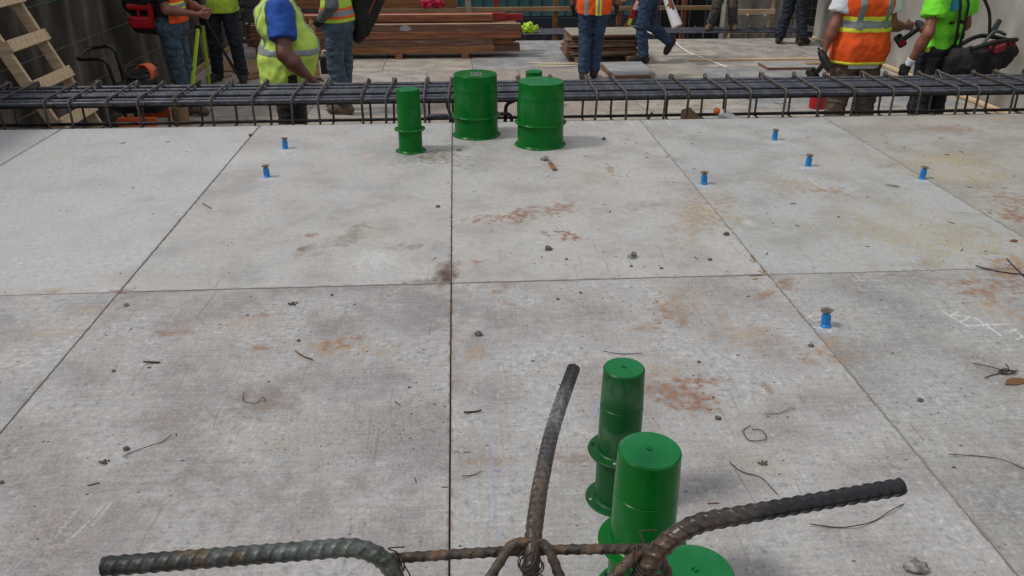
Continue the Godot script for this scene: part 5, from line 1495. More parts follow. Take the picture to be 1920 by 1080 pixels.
	var tb := thing("tool_case", "small black tool case with white handle right of the triangular board", "case", Vector3(-1.72, LOW, -11.2), 12)
	put("case", Shape.new().box(Vector3(0.2, 0.2, 0.14), Transform3D(Basis(), Vector3(0, 0.1, 0)), 0.012), M.black, tb)
	put("lid", Shape.new().box(Vector3(0.205, 0.04, 0.145), Transform3D(Basis(), Vector3(0, 0.222, 0)), 0.01), M.slate, tb)
	put("handle", Shape.new().tube(bent(PackedVector3Array([Vector3(-0.06, 0.24, 0), Vector3(-0.06, 0.29, 0), Vector3(0.06, 0.29, 0), Vector3(0.06, 0.24, 0)]), 0.02), 0.01, 8), M.cone_white, tb)
	put("latch", Shape.new().box(Vector3(0.04, 0.03, 0.01), Transform3D(Basis(), Vector3(0.04, 0.16, 0.073)), 0.002), M.lime, tb)

# ---------- loose things on the lower deck and round the cages ----------
func floor_things() -> void:
	var vest := lone("crumpled_vest", skin([[Vector3(-0.13, 0.05, 0), Vector3(0.1, 0.06, 0), 0.06, 0.055], [Vector3(0.0, 0.1, 0), Vector3(0.06, 0.13, 0.0), 0.055, 0.04], [Vector3(0.1, 0.06, 0.0), Vector3(0.17, 0.08, 0.0), 0.03, 0.03]], 0.04, 0.014, [], [], 0.04, Vector3(16, 16, 16), 9), M.lime, Vector3(1.13, -0.71, -13.98), "crumpled lime green vest lying on the far cage beside the timber stack", "vest")
	lone("lime_bucket", Shape.new().lathe([Vector2(0, 0), Vector2(0.045, 0), Vector2(0.055, 0.17), Vector2(0.05, 0.17), Vector2(0.04, 0.02), Vector2(0, 0.02)], 18), mat("lime_dark", lin(0.2, 0.36, 0.02), 0.5), Vector3(1.16, -1.02, -13.8), "dull lime cup under the crumpled vest at the far edge", "cup")
	for q in [[0.95, 1.9, -11.7, 0.006, "farthest thin pale lath on the floor before the sheet stack"], [1.1, 2.3, -11.6, -0.01, "second thin pale lath on the floor before the sheet stack"], [1.0, 2.25, -11.5, 0.02, "third thin pale lath, crossing the orange vest worker's shin"], [1.15, 1.8, -11.4, -0.015, "nearest thin pale lath on the floor before the sheet stack"]]:
		lone("wood_lath", Shape.new().bar(Vector3(q[0], 0, 0), Vector3(q[1], 0, q[3] * 4.0), 0.035, 0.014, 0.002), M.pine_pale, Vector3(0, LOW + 0.009, q[2]), q[4], "lath", "laths on the lower deck")
	var pp := PackedVector3Array([Vector3(3.0, LOW + 0.35, -14.1), Vector3(3.36, LOW + 0.1, -13.5), Vector3(3.42, LOW + 0.02, -12.6), Vector3(3.5, LOW + 0.013, -12.0), Vector3(3.66, LOW + 0.013, -11.2)])
	lone("plastic_conduit", Shape.new().tube(curve(pp, 0.05), 0.013, 8), M.cone_white, Vector3.ZERO, "white curved conduit running down to the lower deck from the far cage", "conduit")
	lone("plastic_conduit", Shape.new().tube(PackedVector3Array([Vector3(2.42, 0, 0), Vector3(3.6, 0, 0.02)]), 0.011, 8), M.cone_white, Vector3(0, LOW + 0.026, -12.1), "straight white conduit lying crosswise on the lower deck", "conduit")
	lone("plastic_conduit", Shape.new().tube(PackedVector3Array([Vector3(3.02, 0.12, 0), Vector3(3.36, 0.0, 0.5)]), 0.011, 8), M.cone_white, Vector3(0, LOW + 0.02, -14.0), "short white conduit end beside the curved one at the far cage", "conduit")
	lone("floor_board", Shape.new().box(Vector3(2.4, 0.02, 0.09), Transform3D.IDENTITY, 0.003), M.pine, Vector3(4.5, LOW + 0.012, -11.78), "long pale board lying flat left of the drill worker", "board")
	lone("floor_board", Shape.new().box(Vector3(0.9, 0.02, 0.07), Transform3D.IDENTITY, 0.003), M.timber_top, Vector3(5.05, LOW + 0.012, -11.42), "short cream board lying flat beside the drill worker", "board")
	lone("wood_offcut", Shape.new().box(Vector3(0.17, 0.09, 0.09), Transform3D(Basis(Vector3.UP, 0.3)), 0.004), M.timber, Vector3(3.4, LOW + 0.047, -9.4), "brown wood offcut on the lower deck seen under the cage", "wood block")
	var jg := thing("water_jug", "red plastic jug on the lower deck beside the drill worker's leg", "jug", Vector3(3.95, LOW, -8.85))
	put("jug", Shape.new().lathe([Vector2(0, 0), Vector2(0.075, 0), Vector2(0.085, 0.01), Vector2(0.092, 0.2), Vector2(0.085, 0.23), Vector2(0, 0.235)], 26), M.jug_red, jg)
	put("lid", Shape.new().lathe([Vector2(0, 0.235), Vector2(0.06, 0.236), Vector2(0.058, 0.27), Vector2(0, 0.275)], 20), M.cone_white, jg)
	# bottle and cardboard down in the beam form
	var bt := thing("drink_bottle", "clear drink bottle with an orange cap leaning in the beam form", "bottle", Vector3(1.8, BED + 0.03, -5.5))
	bt.rotation.z = 1.086
	var cl := mat("bottle_plastic", Color(0.86, 0.87, 0.88, 0.6), 0.3)
	cl.transparency = BaseMaterial3D.TRANSPARENCY_ALPHA
	put("bottle", Shape.new().lathe([Vector2(0, 0), Vector2(0.033, 0), Vector2(0.036, 0.01), Vector2(0.036, 0.05), Vector2(0.033, 0.06), Vector2(0.036, 0.07), Vector2(0.036, 0.13), Vector2(0.03, 0.16), Vector2(0.02, 0.175), Vector2(0.019, 0.18)], 24), cl, bt)
	put("cap", Shape.new().lathe([Vector2(0.021, 0.176), Vector2(0.0225, 0.178), Vector2(0.0225, 0.2), Vector2(0.02, 0.203), Vector2(0, 0.203)], 20), M.orange, bt)
	bt.position = Vector3(1.9, -0.077, -5.42)
	lone("cardboard_piece", Shape.new().slab(PackedVector2Array([Vector2(-0.1, 0), Vector2(0.09, 0), Vector2(0.1, 0.07), Vector2(-0.02, 0.18), Vector2(-0.08, 0.165)]), 0.006), M.card, Vector3(1.63, BED + 0.003, -5.6), "torn tan cardboard piece in the beam form left of the bottle", "cardboard").rotation = Vector3(-0.25, 0.1, 0)
	lone("bent_strip", Shape.new().tube(curve(PackedVector3Array([Vector3(0, 0.0, 0), Vector3(0.05, 0.04, 0), Vector3(0.09, 0.11, 0)]), 0.01), 0.008, 6), M.rust_bar, Vector3(1.28, BED + 0.01, -5.75), "short rusty bent strip in the beam form left of the cardboard", "scrap")
	lone("twisted_wire", Shape.new().tube(curve(PackedVector3Array([Vector3(-0.1, 0.02, 0), Vector3(-0.04, 0.01, 0.02), Vector3(0.0, 0.02, 0.03), Vector3(0.05, 0.015, -0.02), Vector3(0.1, 0.03, 0.0)]), 0.01), 0.004, 5), M.stirrup_bar, Vector3(3.62, LOW + 0.01, -9.0), "twisted wire scrap on the lower deck seen under the cage", "wire")
	# step ladder, red rails, seen behind the walking worker
	var sl := thing("step_ladder", "red fibreglass step ladder leaning behind the walking worker", "ladder", Vector3(2.98, -2.2, -15.0))
	for dx in [0.0, 0.36]:
		put("rail", Shape.new().bar(Vector3(-0.42 + dx, 0.0, 0.1 * dx), Vector3(0.42 + dx, 2.6, 0.1 * dx), 0.075, 0.03, 0.004, Vector3.BACK), M.jug_red, sl)
	for k in 8:
		var f := 0.08 + k * 0.118
		put("rung", Shape.new().bar(Vector3(-0.42 + 0.84 * f, 2.6 * f, 0), Vector3(-0.06 + 0.84 * f, 2.6 * f, 0.036), 0.07, 0.024, 0.003), M.silver, sl)
	for q in [[0.66, "cone_white", 0.16], [0.56, "lime", 0.12], [0.86, "cone_white", 0.1]]:
		var f: float = q[0]
		put("label", Shape.new().bar(Vector3(-0.42 + 0.84 * f, 2.6 * f, 0.02), Vector3(-0.42 + 0.84 * (f + q[2] * 0.35), 2.6 * (f + q[2] * 0.35), 0.02), 0.05, 0.034, 0.001, Vector3.BACK), M[q[1]], sl)
	# site built ladder behind the climbing worker
	var wl := thing("wooden_ladder", "site built plank ladder at the far cage behind the climbing worker", "ladder", Vector3(4.95, -1.6, -14.55))
	var d := Vector3(0.34, 1.7, -0.3).normalized()
	for dx in [-0.32, 0.32]:
		put("rail", Shape.new().bar(Vector3(dx, 0, 0), Vector3(dx, 0, 0) + d * 3.2, 0.09, 0.04, 0.003, Vector3.RIGHT), M.pine_dark, wl)
	for k in 9:
		var c := d * (0.15 + k * 0.33) + Vector3(0, 0, 0.065)
		put("rung", Shape.new().bar(c - Vector3(0.36, 0, 0), c + Vector3(0.36, 0, 0), 0.036, 0.088, 0.003), M.pine, wl)

# ---------- the workers ----------
func set_pose(j: Dictionary, d: Dictionary) -> Dictionary:
	for k in d: j[k] = Vector3(d[k][0], d[k][1], d[k][2])
	return j

func moved(j: Dictionary, keys: Array, by: Vector3) -> Dictionary:
	for k in keys: j[k] += by
	return j

func people() -> void:
	var weave := bumptex(60, 0.09, 256, 3)
	var crease := bumptex(59, 0.014, 256, 3)
	(crease.noise as FastNoiseLite).fractal_type = FastNoiseLite.FRACTAL_RIDGED
	var cloth := func(called: String, c: Color, vary: float, sd: int, rough := 0.85) -> StandardMaterial3D:
		var l := c.srgb_to_linear()
		var m := tmat(called, ntex(sd, 0.012, [[0.1, (l * (1.0 - vary)).linear_to_srgb()], [0.55, c], [0.95, (l * (1.0 + vary)).linear_to_srgb()]], 256, 5), Vector3(2.2, 2.2, 2.2), rough, false, weave if called.begins_with("skin") else crease, 0.12 if called.begins_with("skin") else 0.34)
		return m
	var skin_fair: StandardMaterial3D = cloth.call("skin_fair", lin(0.36, 0.15, 0.095), 0.12, 61, 0.5)
	var skin_tan: StandardMaterial3D = cloth.call("skin_tan", lin(0.24, 0.095, 0.06), 0.12, 62, 0.5)
	var skin_dark: StandardMaterial3D = cloth.call("skin_dark", lin(0.125, 0.048, 0.031), 0.15, 63, 0.45)
	var lime: StandardMaterial3D = cloth.call("cloth_lime", lin(0.44, 0.66, 0.06), 0.12, 64)
	var lime_pale: StandardMaterial3D = cloth.call("cloth_lime_pale", lin(0.5, 0.72, 0.12), 0.1, 65)
	var tee_green: StandardMaterial3D = cloth.call("cloth_green", lin(0.19, 0.8, 0.035), 0.08, 66)
	var orange: StandardMaterial3D = cloth.call("cloth_orange", lin(0.82, 0.1, 0.01), 0.1, 67)
	var denim: StandardMaterial3D = cloth.call("denim", lin(0.022, 0.05, 0.105), 0.5, 68)
	var denim_dark: StandardMaterial3D = cloth.call("denim_dark", lin(0.01, 0.016, 0.028), 0.5, 69)
	var denim_worn: StandardMaterial3D = cloth.call("denim_worn", lin(0.05, 0.085, 0.125), 0.45, 70)
	var brown: StandardMaterial3D = cloth.call("cloth_brown", lin(0.105, 0.07, 0.05), 0.25, 71)
	var grey: StandardMaterial3D = cloth.call("cloth_grey", lin(0.09, 0.1, 0.11), 0.2, 72)
	var greyp: StandardMaterial3D = cloth.call("trousers_grey", lin(0.06, 0.068, 0.07), 0.35, 73)
	var blue: StandardMaterial3D = cloth.call("cloth_blue", lin(0.012, 0.075, 0.36), 0.2, 74)
	var white: StandardMaterial3D = cloth.call("cloth_white", lin(0.62, 0.66, 0.72), 0.06, 75)
	var coal: StandardMaterial3D = cloth.call("cloth_black", lin(0.011, 0.0115, 0.0125), 0.4, 76)
	var silver := mat("reflective", lin(0.24, 0.28, 0.3), 0.45, 0.15)
	var yellow := mat("trim_yellow", lin(0.72, 0.78, 0.05), 0.7)
	var trim_orange := mat("trim_orange", lin(0.8, 0.12, 0.01), 0.7)
	var boots: StandardMaterial3D = cloth.call("boot_tan", lin(0.13, 0.095, 0.07), 0.3, 77)
	var boots_dark: StandardMaterial3D = cloth.call("boot_dark", lin(0.03, 0.025, 0.022), 0.3, 78)

	# 1: by the left wall, holding the tripod
	var j := stance(0.99)
	set_pose(j, {"relbow": [0.22, 1.09, -0.05], "rwrist": [0.14, 1.04, -0.33], "lelbow": [-0.24, 1.1, -0.12], "lwrist": [-0.02, 1.06, -0.36], "lankle": [-0.11, 0.1, 0.1], "rankle": [0.1, 0.1, -0.08], "rtoe": [0.12, 0.045, -0.25], "ltoe": [-0.13, 0.045, -0.07]})
	person("worker in jeans by the left wall holding the tripod, red pack on his back", Vector3(-2.95, LOW, -9.05), -93, j, {"skin": skin_tan, "trousers": denim_worn, "boots": boots, "top": coal, "tail": 0.1, "sleeve": 0.75, "vest": orange, "hem": 0.95, "open": -0.05, "rcurl": 0.75, "lcurl": 0.7, "rpalm": Vector3(-0.9, 0, -0.2), "lpalm": Vector3(0.9, 0, 0), "thick": 1.12, "fold": 0.018,
		"bands": [[1.07, 1.15, 0.004, yellow, "lime_band"], [1.085, 1.135, 0.007, silver]]})
	var pk := thing("backpack", "red and black backpack on the worker by the left wall", "backpack", Vector3(-3.2, 0.24, -8.98), 0)
	put("pack", skin([[Vector3(-0.08, 0.1, -0.06), Vector3(0.1, 0.12, -0.06), 0.12, 0.12], [Vector3(-0.06, -0.1, -0.06), Vector3(0.12, -0.12, -0.06), 0.1, 0.1], [Vector3(0.04, 0.2, -0.06), Vector3(0.06, 0.4, -0.06), 0.16, 0.14]], 0.05, 0.016), coal, pk)
	put("red_panel", Shape.new().box(Vector3(0.25, 0.12, 0.08), Transform3D(Basis(Vector3.BACK, -0.05), Vector3(-0.005, -0.08, 0.04)), 0.035), M.jug_red, pk)
	put("red_panel", Shape.new().box(Vector3(0.24, 0.06, 0.08), Transform3D(Basis(Vector3.BACK, -0.05), Vector3(-0.01, 0.07, 0.04)), 0.025), M.jug_red, pk)
	put("red_panel", Shape.new().box(Vector3(0.06, 0.22, 0.08), Transform3D(Basis(Vector3.BACK, -0.05), Vector3(0.1, 0.0, 0.038)), 0.025), M.jug_red, pk)
	put("red_tab", Shape.new().box(Vector3(0.02, 0.08, 0.07), Transform3D(Basis(), Vector3(-0.02, 0.0, 0.04)), 0.006), M.jug_red, pk)

	# 2: facing the camera behind the tripod
	j = stance(1.0)
	set_pose(j, {"lankle": [-0.19, 0.1, -0.06], "ltoe": [-0.24, 0.045, -0.22], "lknee": [-0.15, 0.5, -0.05], "rankle": [0.17, 0.1, 0.05], "rtoe": [0.21, 0.045, -0.12], "rknee": [0.13, 0.5, 0.0], "lelbow": [-0.29, 1.14, 0.02], "lwrist": [-0.32, 0.9, -0.08], "relbow": [0.26, 1.12, -0.06], "rwrist": [0.16, 1.06, -0.3]})
	person("worker in a lime vest and dark jeans facing the camera behind the tripod", Vector3(-2.88, LOW, -10.7), 174, j, {"skin": skin_tan, "trousers": denim_dark, "boots": boots_dark, "top": coal, "sleeve": 1.5, "vest": lime, "hem": 0.84, "gloves": coal, "thick": 1.1, "straps": [[0.1, 0.14, 0.95, 0.004, silver]], "rcurl": 0.8, "fold": 0.016})
	# 3: big worker, blue shirt, seen from his right side
	j = stance(0.97)
	set_pose(j, {"rshoulder": [0.23, 1.35, 0.0], "relbow": [0.36, 1.05, 0.01], "rwrist": [0.4, 0.87, -0.15], "lshoulder": [-0.2, 1.36, 0.0], "lelbow": [-0.26, 1.08, 0.03], "lwrist": [-0.26, 0.86, -0.1], "chest": [0, 1.24, 0.0], "waist": [0, 1.04, -0.02], "neck": [0, 1.43, -0.02], "head": [0, 1.58, -0.06]})
	person("heavy worker in a blue shirt and lime vest standing beside the cage", Vector3(-1.38, LOW, -6.77), -76, j, {"skin": skin_dark, "trousers": coal, "boots": boots_dark, "top": blue, "sleeve": 0.66, "sleeve_wide": 1.55, "tail": 0.15, "vest": lime_pale, "hem": 0.77, "wide": 1.2, "belly": 0.09, "vest_wide": 1.08, "arm": 1.36, "cell": 0.013, "rcurl": 0.5, "hole": 0.62, "hole_r": 0.14, "rpalm": Vector3(-0.7, 0, -0.4),
		"bands": [[1.01, 1.065, 0.005, silver]], "straps": [[0.1, 0.14, 1.03, 0.005, silver], [-0.14, -0.1, 1.03, 0.005, silver]], "thick": 1.5, "vest_fold": 0.02})
	var ph := thing("phone_pouch", "black phone pouch at the hip of the worker in the blue shirt", "pouch", Vector3(-1.28, 0.02, -6.5))
	put("pouch", Shape.new().box(Vector3(0.07, 0.12, 0.035), Transform3D.IDENTITY, 0.012), M.black, ph)
	put("flap", Shape.new().box(Vector3(0.072, 0.04, 0.04), Transform3D(Basis(), Vector3(0, 0.045, 0.001)), 0.01), M.black_gloss, ph)

	# 4: grey sleeve, hand in pocket, seen from behind and the side
	j = stance(1.0)
	set_pose(j, {"lelbow": [-0.3, 1.14, 0.1], "lwrist": [-0.2, 0.98, -0.1], "lankle": [-0.1, 0.1, 0.06], "ltoe": [-0.11, 0.045, -0.12], "rankle": [0.1, 0.1, -0.06], "rtoe": [0.12, 0.045, -0.24], "lhip": [-0.095, 0.92, 0], "rhip": [0.095, 0.92, 0]})
	person("worker with a hand in his jeans pocket and an orange banded lime vest", Vector3(-1.24, LOW, -8.99), 72, j, {"skin": skin_tan, "trousers": denim_worn, "boots": boots, "top": grey, "sleeve": 1.5, "tail": 0.0, "vest": lime, "hem": 0.95, "gloves": coal, "lcurl": 0.6, "thick": 1.15, "fold": 0.016, "bands": [[0.985, 1.1, 0.004, trim_orange, "orange_band"], [1.01, 1.075, 0.007, silver]]})
	var bg := thing("shoulder_bag", "black bag with pink piping hanging behind the worker with his hand in his pocket", "bag", Vector3(-0.95, 0.16, -9.2), 20)
	put("bag", skin([[Vector3(-0.06, -0.12, 0), Vector3(0.1, 0.18, 0), 0.09, 0.1], [Vector3(-0.1, 0.0, 0), Vector3(0.0, 0.3, 0), 0.09, 0.09], [Vector3(-0.12, -0.2, 0), Vector3(-0.06, -0.05, 0), 0.06, 0.08]], 0.05, 0.016, [], [], 0.012, Vector3(9, 9, 9), 5), coal, bg)
	put("piping", Shape.new().tube(curve(PackedVector3Array([Vector3(-0.01, 0.05, 0.1), Vector3(0.05, 0.16, 0.105), Vector3(0.1, 0.24, 0.09)]), 0.02), 0.004, 5), mat("pink", lin(0.5, 0.1, 0.09), 0.7), bg)
	put("strap", Shape.new().tube(curve(PackedVector3Array([Vector3(-0.02, 0.3, 0.05), Vector3(-0.15, 0.6, 0.0), Vector3(-0.3, 0.62, 0.1)]), 0.02), 0.016, 6), coal, bg)

	# 5: orange vest, back to the camera, beside the sheet stack
	j = stance(1.0)
	set_pose(j, {"lelbow": [-0.27, 1.12, 0.02], "lwrist": [-0.27, 0.88, -0.04], "lankle": [-0.1, 0.1, 0.08], "ltoe": [-0.11, 0.045, -0.09], "rankle": [0.02, 0.1, -0.12], "rtoe": [0.03, 0.045, -0.29], "lknee": [-0.1, 0.5, -0.0], "rknee": [0.05, 0.5, -0.09]})
	person("worker in an orange vest and jeans with his back turned beside the sheet stack", Vector3(1.69, LOW, -10.54), -12, j, {"skin": skin_tan, "trousers": denim, "boots": boots_dark, "top": grey, "sleeve": 0.5, "vest": orange, "hem": 0.81, "gloves": coal, "thick": 1.06, "fold": 0.016, "lcurl": 0.5, "straps": [[0.02, 0.1, 0.8, 0.004, yellow, "yellow_strap"], [0.04, 0.08, 0.8, 0.007, silver], [-0.12, -0.06, 0.8, 0.004, silver]]})
	# 6: walking to the left with a roll of drawings
	j = stance(1.0)
	set_pose(j, {"lhip": [-0.095, 0.92, -0.02], "rhip": [0.095, 0.9, 0.02], "lknee": [-0.1, 0.5, -0.1], "lankle": [-0.09, 0.1, -0.04], "ltoe": [-0.1, 0.045, -0.22], "rknee": [0.1, 0.48, 0.06], "rankle": [0.1, 0.26, 0.34], "rtoe": [0.1, 0.13, 0.28], "lelbow": [-0.24, 1.12, 0.16], "lwrist": [-0.2, 0.85, 0.26], "relbow": [0.26, 1.14, -0.1], "rwrist": [0.3, 0.9, -0.28]})
	person("worker in blue jeans walking left past the sheet stack with a roll of drawings", Vector3(2.64, LOW, -11.7), 80, j, {"skin": skin_fair, "trousers": denim, "boots": boots_dark, "top": white, "sleeve": 0.6, "tail": -0.04, "lcurl": 0.75, "thick": 1.06, "fold": 0.018})
	var roll := thing("paper_roll", "white roll of drawings in the hand of the walking worker", "paper roll")
	var ra := Vector3(2.79, 0.2, -11.62)
	var rb := Vector3(2.975, -0.27, -11.42)
	put("roll", Shape.new().tube(PackedVector3Array([ra, rb]), PackedFloat32Array([0.05, 0.075]), 20), M.paper, roll)
	put("sheet_edge", Shape.new().bar(ra.lerp(rb, 0.1) + Vector3(0.04, 0, 0.055), ra.lerp(rb, 0.95) + Vector3(0.045, 0, 0.062), 0.03, 0.004, 0.001, Vector3(0.6, 0, 1)), M.paper, roll)
	put("printed_block", Shape.new().bar(ra.lerp(rb, 0.35) + Vector3(0.02, 0, 0.068), ra.lerp(rb, 0.55) + Vector3(0.022, 0, 0.072), 0.04, 0.003, 0.001, Vector3(0.3, 0, 1)), M.slate, roll)
	# 7: stepping on the far cage before the wooden ladder
	j = stance(1.0)
	set_pose(j, {"pelvis": [0, 0.86, 0.12], "waist": [0, 1.0, 0.06], "chest": [0, 1.18, -0.02], "neck": [0, 1.36, -0.08], "head": [0, 1.5, -0.14], "lhip": [-0.095, 0.82, 0.12], "rhip": [0.095, 0.82, 0.12], "rknee": [0.12, 0.47, -0.14], "rankle": [0.2, 0.1, 0.02], "rtoe": [0.24, 0.045, -0.16], "lknee": [-0.12, 0.46, -0.1], "lankle": [-0.16, 0.1, 0.1], "ltoe": [-0.2, 0.045, -0.07], "lshoulder": [-0.185, 1.29, -0.02], "rshoulder": [0.185, 1.29, -0.02], "lelbow": [-0.27, 1.02, -0.05], "lwrist": [-0.2, 0.86, -0.25], "relbow": [0.3, 1.02, -0.1], "rwrist": [0.22, 0.84, -0.28]})
	person("worker in grey trousers with knee pads standing on the far cage by the ladder", Vector3(4.42, -0.71, -14.0), 162, j, {"skin": skin_fair, "trousers": greyp, "boots": boots, "top": coal, "sleeve": 1.5, "thick": 1.12, "fold": 0.018})
	for e in [[0.12, "right"], [-0.12, "left"]]:
		var kp := thing("knee_pad", "dark rounded knee pad on the %s knee of the worker on the far cage" % e[1], "knee pad", Vector3(4.42, -0.71, -14.0), 162)
		put("shell", skin([[Vector3(e[0], 0.52, -0.17), Vector3(e[0], 0.42, -0.165), 0.06, 0.055]], 0.02, 0.012), boots, kp)
	# 8: dark jeans at the far right
	j = stance(1.0)
	set_pose(j, {"lankle": [-0.17, 0.1, 0.05], "ltoe": [-0.21, 0.045, -0.12], "rankle": [0.18, 0.1, 0.0], "rtoe": [0.22, 0.045, -0.17]})
	person("worker in dark jeans standing at the far end by the right wall", Vector3(5.25, LOW, -13.1), -42, j, {"skin": skin_tan, "trousers": denim_dark, "boots": boots_dark, "top": grey, "sleeve": 1.5, "vest": lime, "thick": 1.16, "fold": 0.02})
	lone("short_stake", Shape.new().box(Vector3(0.045, 0.6, 0.03), Transform3D.IDENTITY, 0.004), M.timber_grey, Vector3(5.42, LOW + 0.302, -13.25), "grey wooden stake standing between the legs of the worker by the right wall", "stake")

	# 9: orange vest from behind, drills in both hands
	j = stance(1.0)
	set_pose(j, {"waist": [-0.01, 1.1, 0], "chest": [-0.02, 1.3, 0], "neck": [-0.03, 1.49, 0.01], "head": [-0.03, 1.65, -0.02], "lshoulder": [-0.2, 1.41, 0.01], "rshoulder": [0.16, 1.41, 0.01], "lelbow": [-0.285, 1.13, 0.04], "lwrist": [-0.33, 0.93, 0.03], "relbow": [0.245, 1.12, 0.04], "rwrist": [0.44, 1.1, -0.06], "lankle": [-0.14, 0.1, 0.03], "rankle": [0.15, 0.1, 0.03], "lknee": [-0.13, 0.5, 0], "rknee": [0.13, 0.5, 0], "lhip": [-0.1, 0.9, 0], "rhip": [0.1, 0.9, 0]})
	person("worker in a white tee and orange vest seen from behind, holding two power drills", Vector3(3.46, LOW, -7.09), 4, j, {"skin": skin_tan, "trousers": brown, "boots": boots_dark, "top": white, "sleeve": 0.62, "sleeve_wide": 1.35, "tail": 0.17, "vest": orange, "hem": 0.83, "vest_wide": 1.06, "wide": 1.12, "cell": 0.013, "thick": 1.22, "fold": 0.016, "hole": 0.4, "lcurl": 0.85, "rcurl": 0.8, "lpalm": Vector3(0.8, 0, 0.3), "rpalm": Vector3(0, 0, -1),
		"bands": [[1.08, 1.22, 0.004, yellow, "yellow_band"], [1.115, 1.185, 0.007, silver], [0.82, 0.848, 0.004, yellow, "hem_trim"]], "straps": [[-0.13, -0.07, 1.1, 0.006, silver], [0.11, 0.17, 1.1, 0.006, silver]], "vest_fold": 0.014})
	var dr := func(label: String, at: Vector3, turn: Vector3) -> void:
		var o := thing("power_drill", label, "power drill", at)
		o.rotation = turn
		o.scale = Vector3.ONE * 1.2
		put("motor", Shape.new().lathe([Vector2(0, -0.09), Vector2(0.026, -0.088), Vector2(0.03, -0.06), Vector2(0.03, 0.02), Vector2(0.024, 0.05), Vector2(0.018, 0.075), Vector2(0.008, 0.08), Vector2(0.008, 0.1), Vector2(0, 0.1)], 20, Transform3D(Basis(Vector3.RIGHT, -PI / 2), Vector3.ZERO)), M.black, o)
		put("rear_cap", Shape.new().lathe([Vector2(0.027, 0), Vector2(0.024, 0.012), Vector2(0.0, 0.014)], 18, Transform3D(Basis(Vector3.RIGHT, PI / 2), Vector3(0, 0, 0.084))), mat("drill_pink", lin(0.14, 0.03, 0.035), 0.5), o)
		put("handle", skin([[Vector3(0, -0.02, 0.02), Vector3(0, -0.13, 0.045), 0.019, 0.018]], 0.02, 0.008), M.black, o)
		put("battery", Shape.new().box(Vector3(0.07, 0.06, 0.1), Transform3D(Basis(), Vector3(0, -0.155, 0.04)), 0.012), M.black, o)
		put("battery_label", Shape.new().box(Vector3(0.001, 0.036, 0.03), Transform3D(Basis(), Vector3(0.0355, -0.152, 0.04)), 0.0003), M.plastic_red, o)
		put("battery_label", Shape.new().box(Vector3(0.03, 0.04, 0.001), Transform3D(Basis(), Vector3(0.0, -0.152, 0.0905)), 0.0003), M.plastic_red, o)
	dr.call("black power drill with a red battery label held low beside the orange vest", Vector3(3.12, 0.06, -6.98), Vector3(0.9, 0.75, 0.3))
	dr.call("black power drill held out towards the worker in the bright green tee", Vector3(3.93, 0.325, -7.03), Vector3(0.2, -0.2, -0.9))
	var wb := thing("wrist_band", "thin dark band on the left wrist of the orange vest drill worker", "wristband")
	put("band", skin([[Vector3(3.137, 0.155, -7.075), Vector3(3.134, 0.145, -7.075), 0.036, 0.036, true]], 0.01, 0.008), M.rust_bar, wb)

	# 10: bright green tee, tool belt, bag on the shoulder
	var at := Vector3(4.03, LOW, -6.83)
	var turn := 26.0
	j = stance(1.0)
	set_pose(j, {"lelbow": [-0.29, 1.12, 0.06], "lwrist": [-0.31, 0.87, -0.04], "relbow": [0.27, 1.14, 0.0], "rwrist": [0.25, 0.95, -0.2], "chest": [0.01, 1.29, 0.01], "neck": [0.03, 1.48, 0.0], "head": [0.03, 1.64, -0.05], "lankle": [-0.11, 0.1, 0.03], "rankle": [0.12, 0.1, 0.03]})
	var green := person("worker in a bright green tee with a black tool belt and braces", at, turn, j, {"skin": skin_tan, "trousers": denim_dark, "boots": boots_dark, "top": tee_green, "sleeve": 0.62, "sleeve_wide": 1.35, "tail": 0.06, "gloves": coal, "cuff": white, "cell": 0.013, "lcurl": 0.4, "wide": 0.98, "thick": 1.1})
	var tb := torso(j, 0.98, 0.0, 0.06)
	for q in [[-0.085, -0.05], [0.012, 0.022]]:
		var bp := PackedVector3Array([Vector3(q[0], 1.475, 0.05), Vector3(q[0], 1.42, 0.117), Vector3(q[0] + 0.004, 1.33, 0.152), Vector3(lerpf(q[0], q[1], 0.5), 1.18, 0.158), Vector3(q[1], 1.0, 0.154)])
		var bs := Shape.new()
		for i in 4: bs.bar(bp[i], bp[i + 1] + (bp[i + 1] - bp[i]).normalized() * 0.006, 0.034, 0.007, 0.002, Vector3.BACK)
		bs.box(Vector3(0.044, 0.05, 0.012), Transform3D(Basis(), bp[4] + Vector3(0, 0.09, 0.004)), 0.004)
		put("brace", bs, M.black, green)
	put("shirt_logo", Shape.new().lathe([Vector2(0.0, 0.02), Vector2(0.05, 0.02), Vector2(0.052, 0.0)], 30, Transform3D(Basis(Vector3.UP, -0.55) * Basis(Vector3.RIGHT, PI / 2 - 0.12), Vector3(-0.112, 1.335, 0.101))), mat("logo_teal", lin(0.015, 0.2, 0.26), 0.8), green)
	for q in [["we", -0.145, 0.0], ["ider", -0.045, 0.0]]:
		var tm := TextMesh.new()
		tm.text = q[0]
		var sf := SystemFont.new()
		sf.font_names = PackedStringArray(["Droid Sans"])
		tm.font = sf
		tm.font_size = 24
		tm.pixel_size = 0.0017
		tm.depth = 0.014
		tm.horizontal_alignment = HORIZONTAL_ALIGNMENT_LEFT
		put("shirt_lettering", tm, M.black, green).position = Vector3(q[1], 1.2, 0.143 if q[1] > -0.1 else 0.134)
	var belt := put("tool_belt", skin([tb[3]], 0.03, 0.014, [[Vector3.UP, 0.99], [Vector3.DOWN, -0.9]], [], 0.0, Vector3.ONE, 1, 0.03), M.black, green)
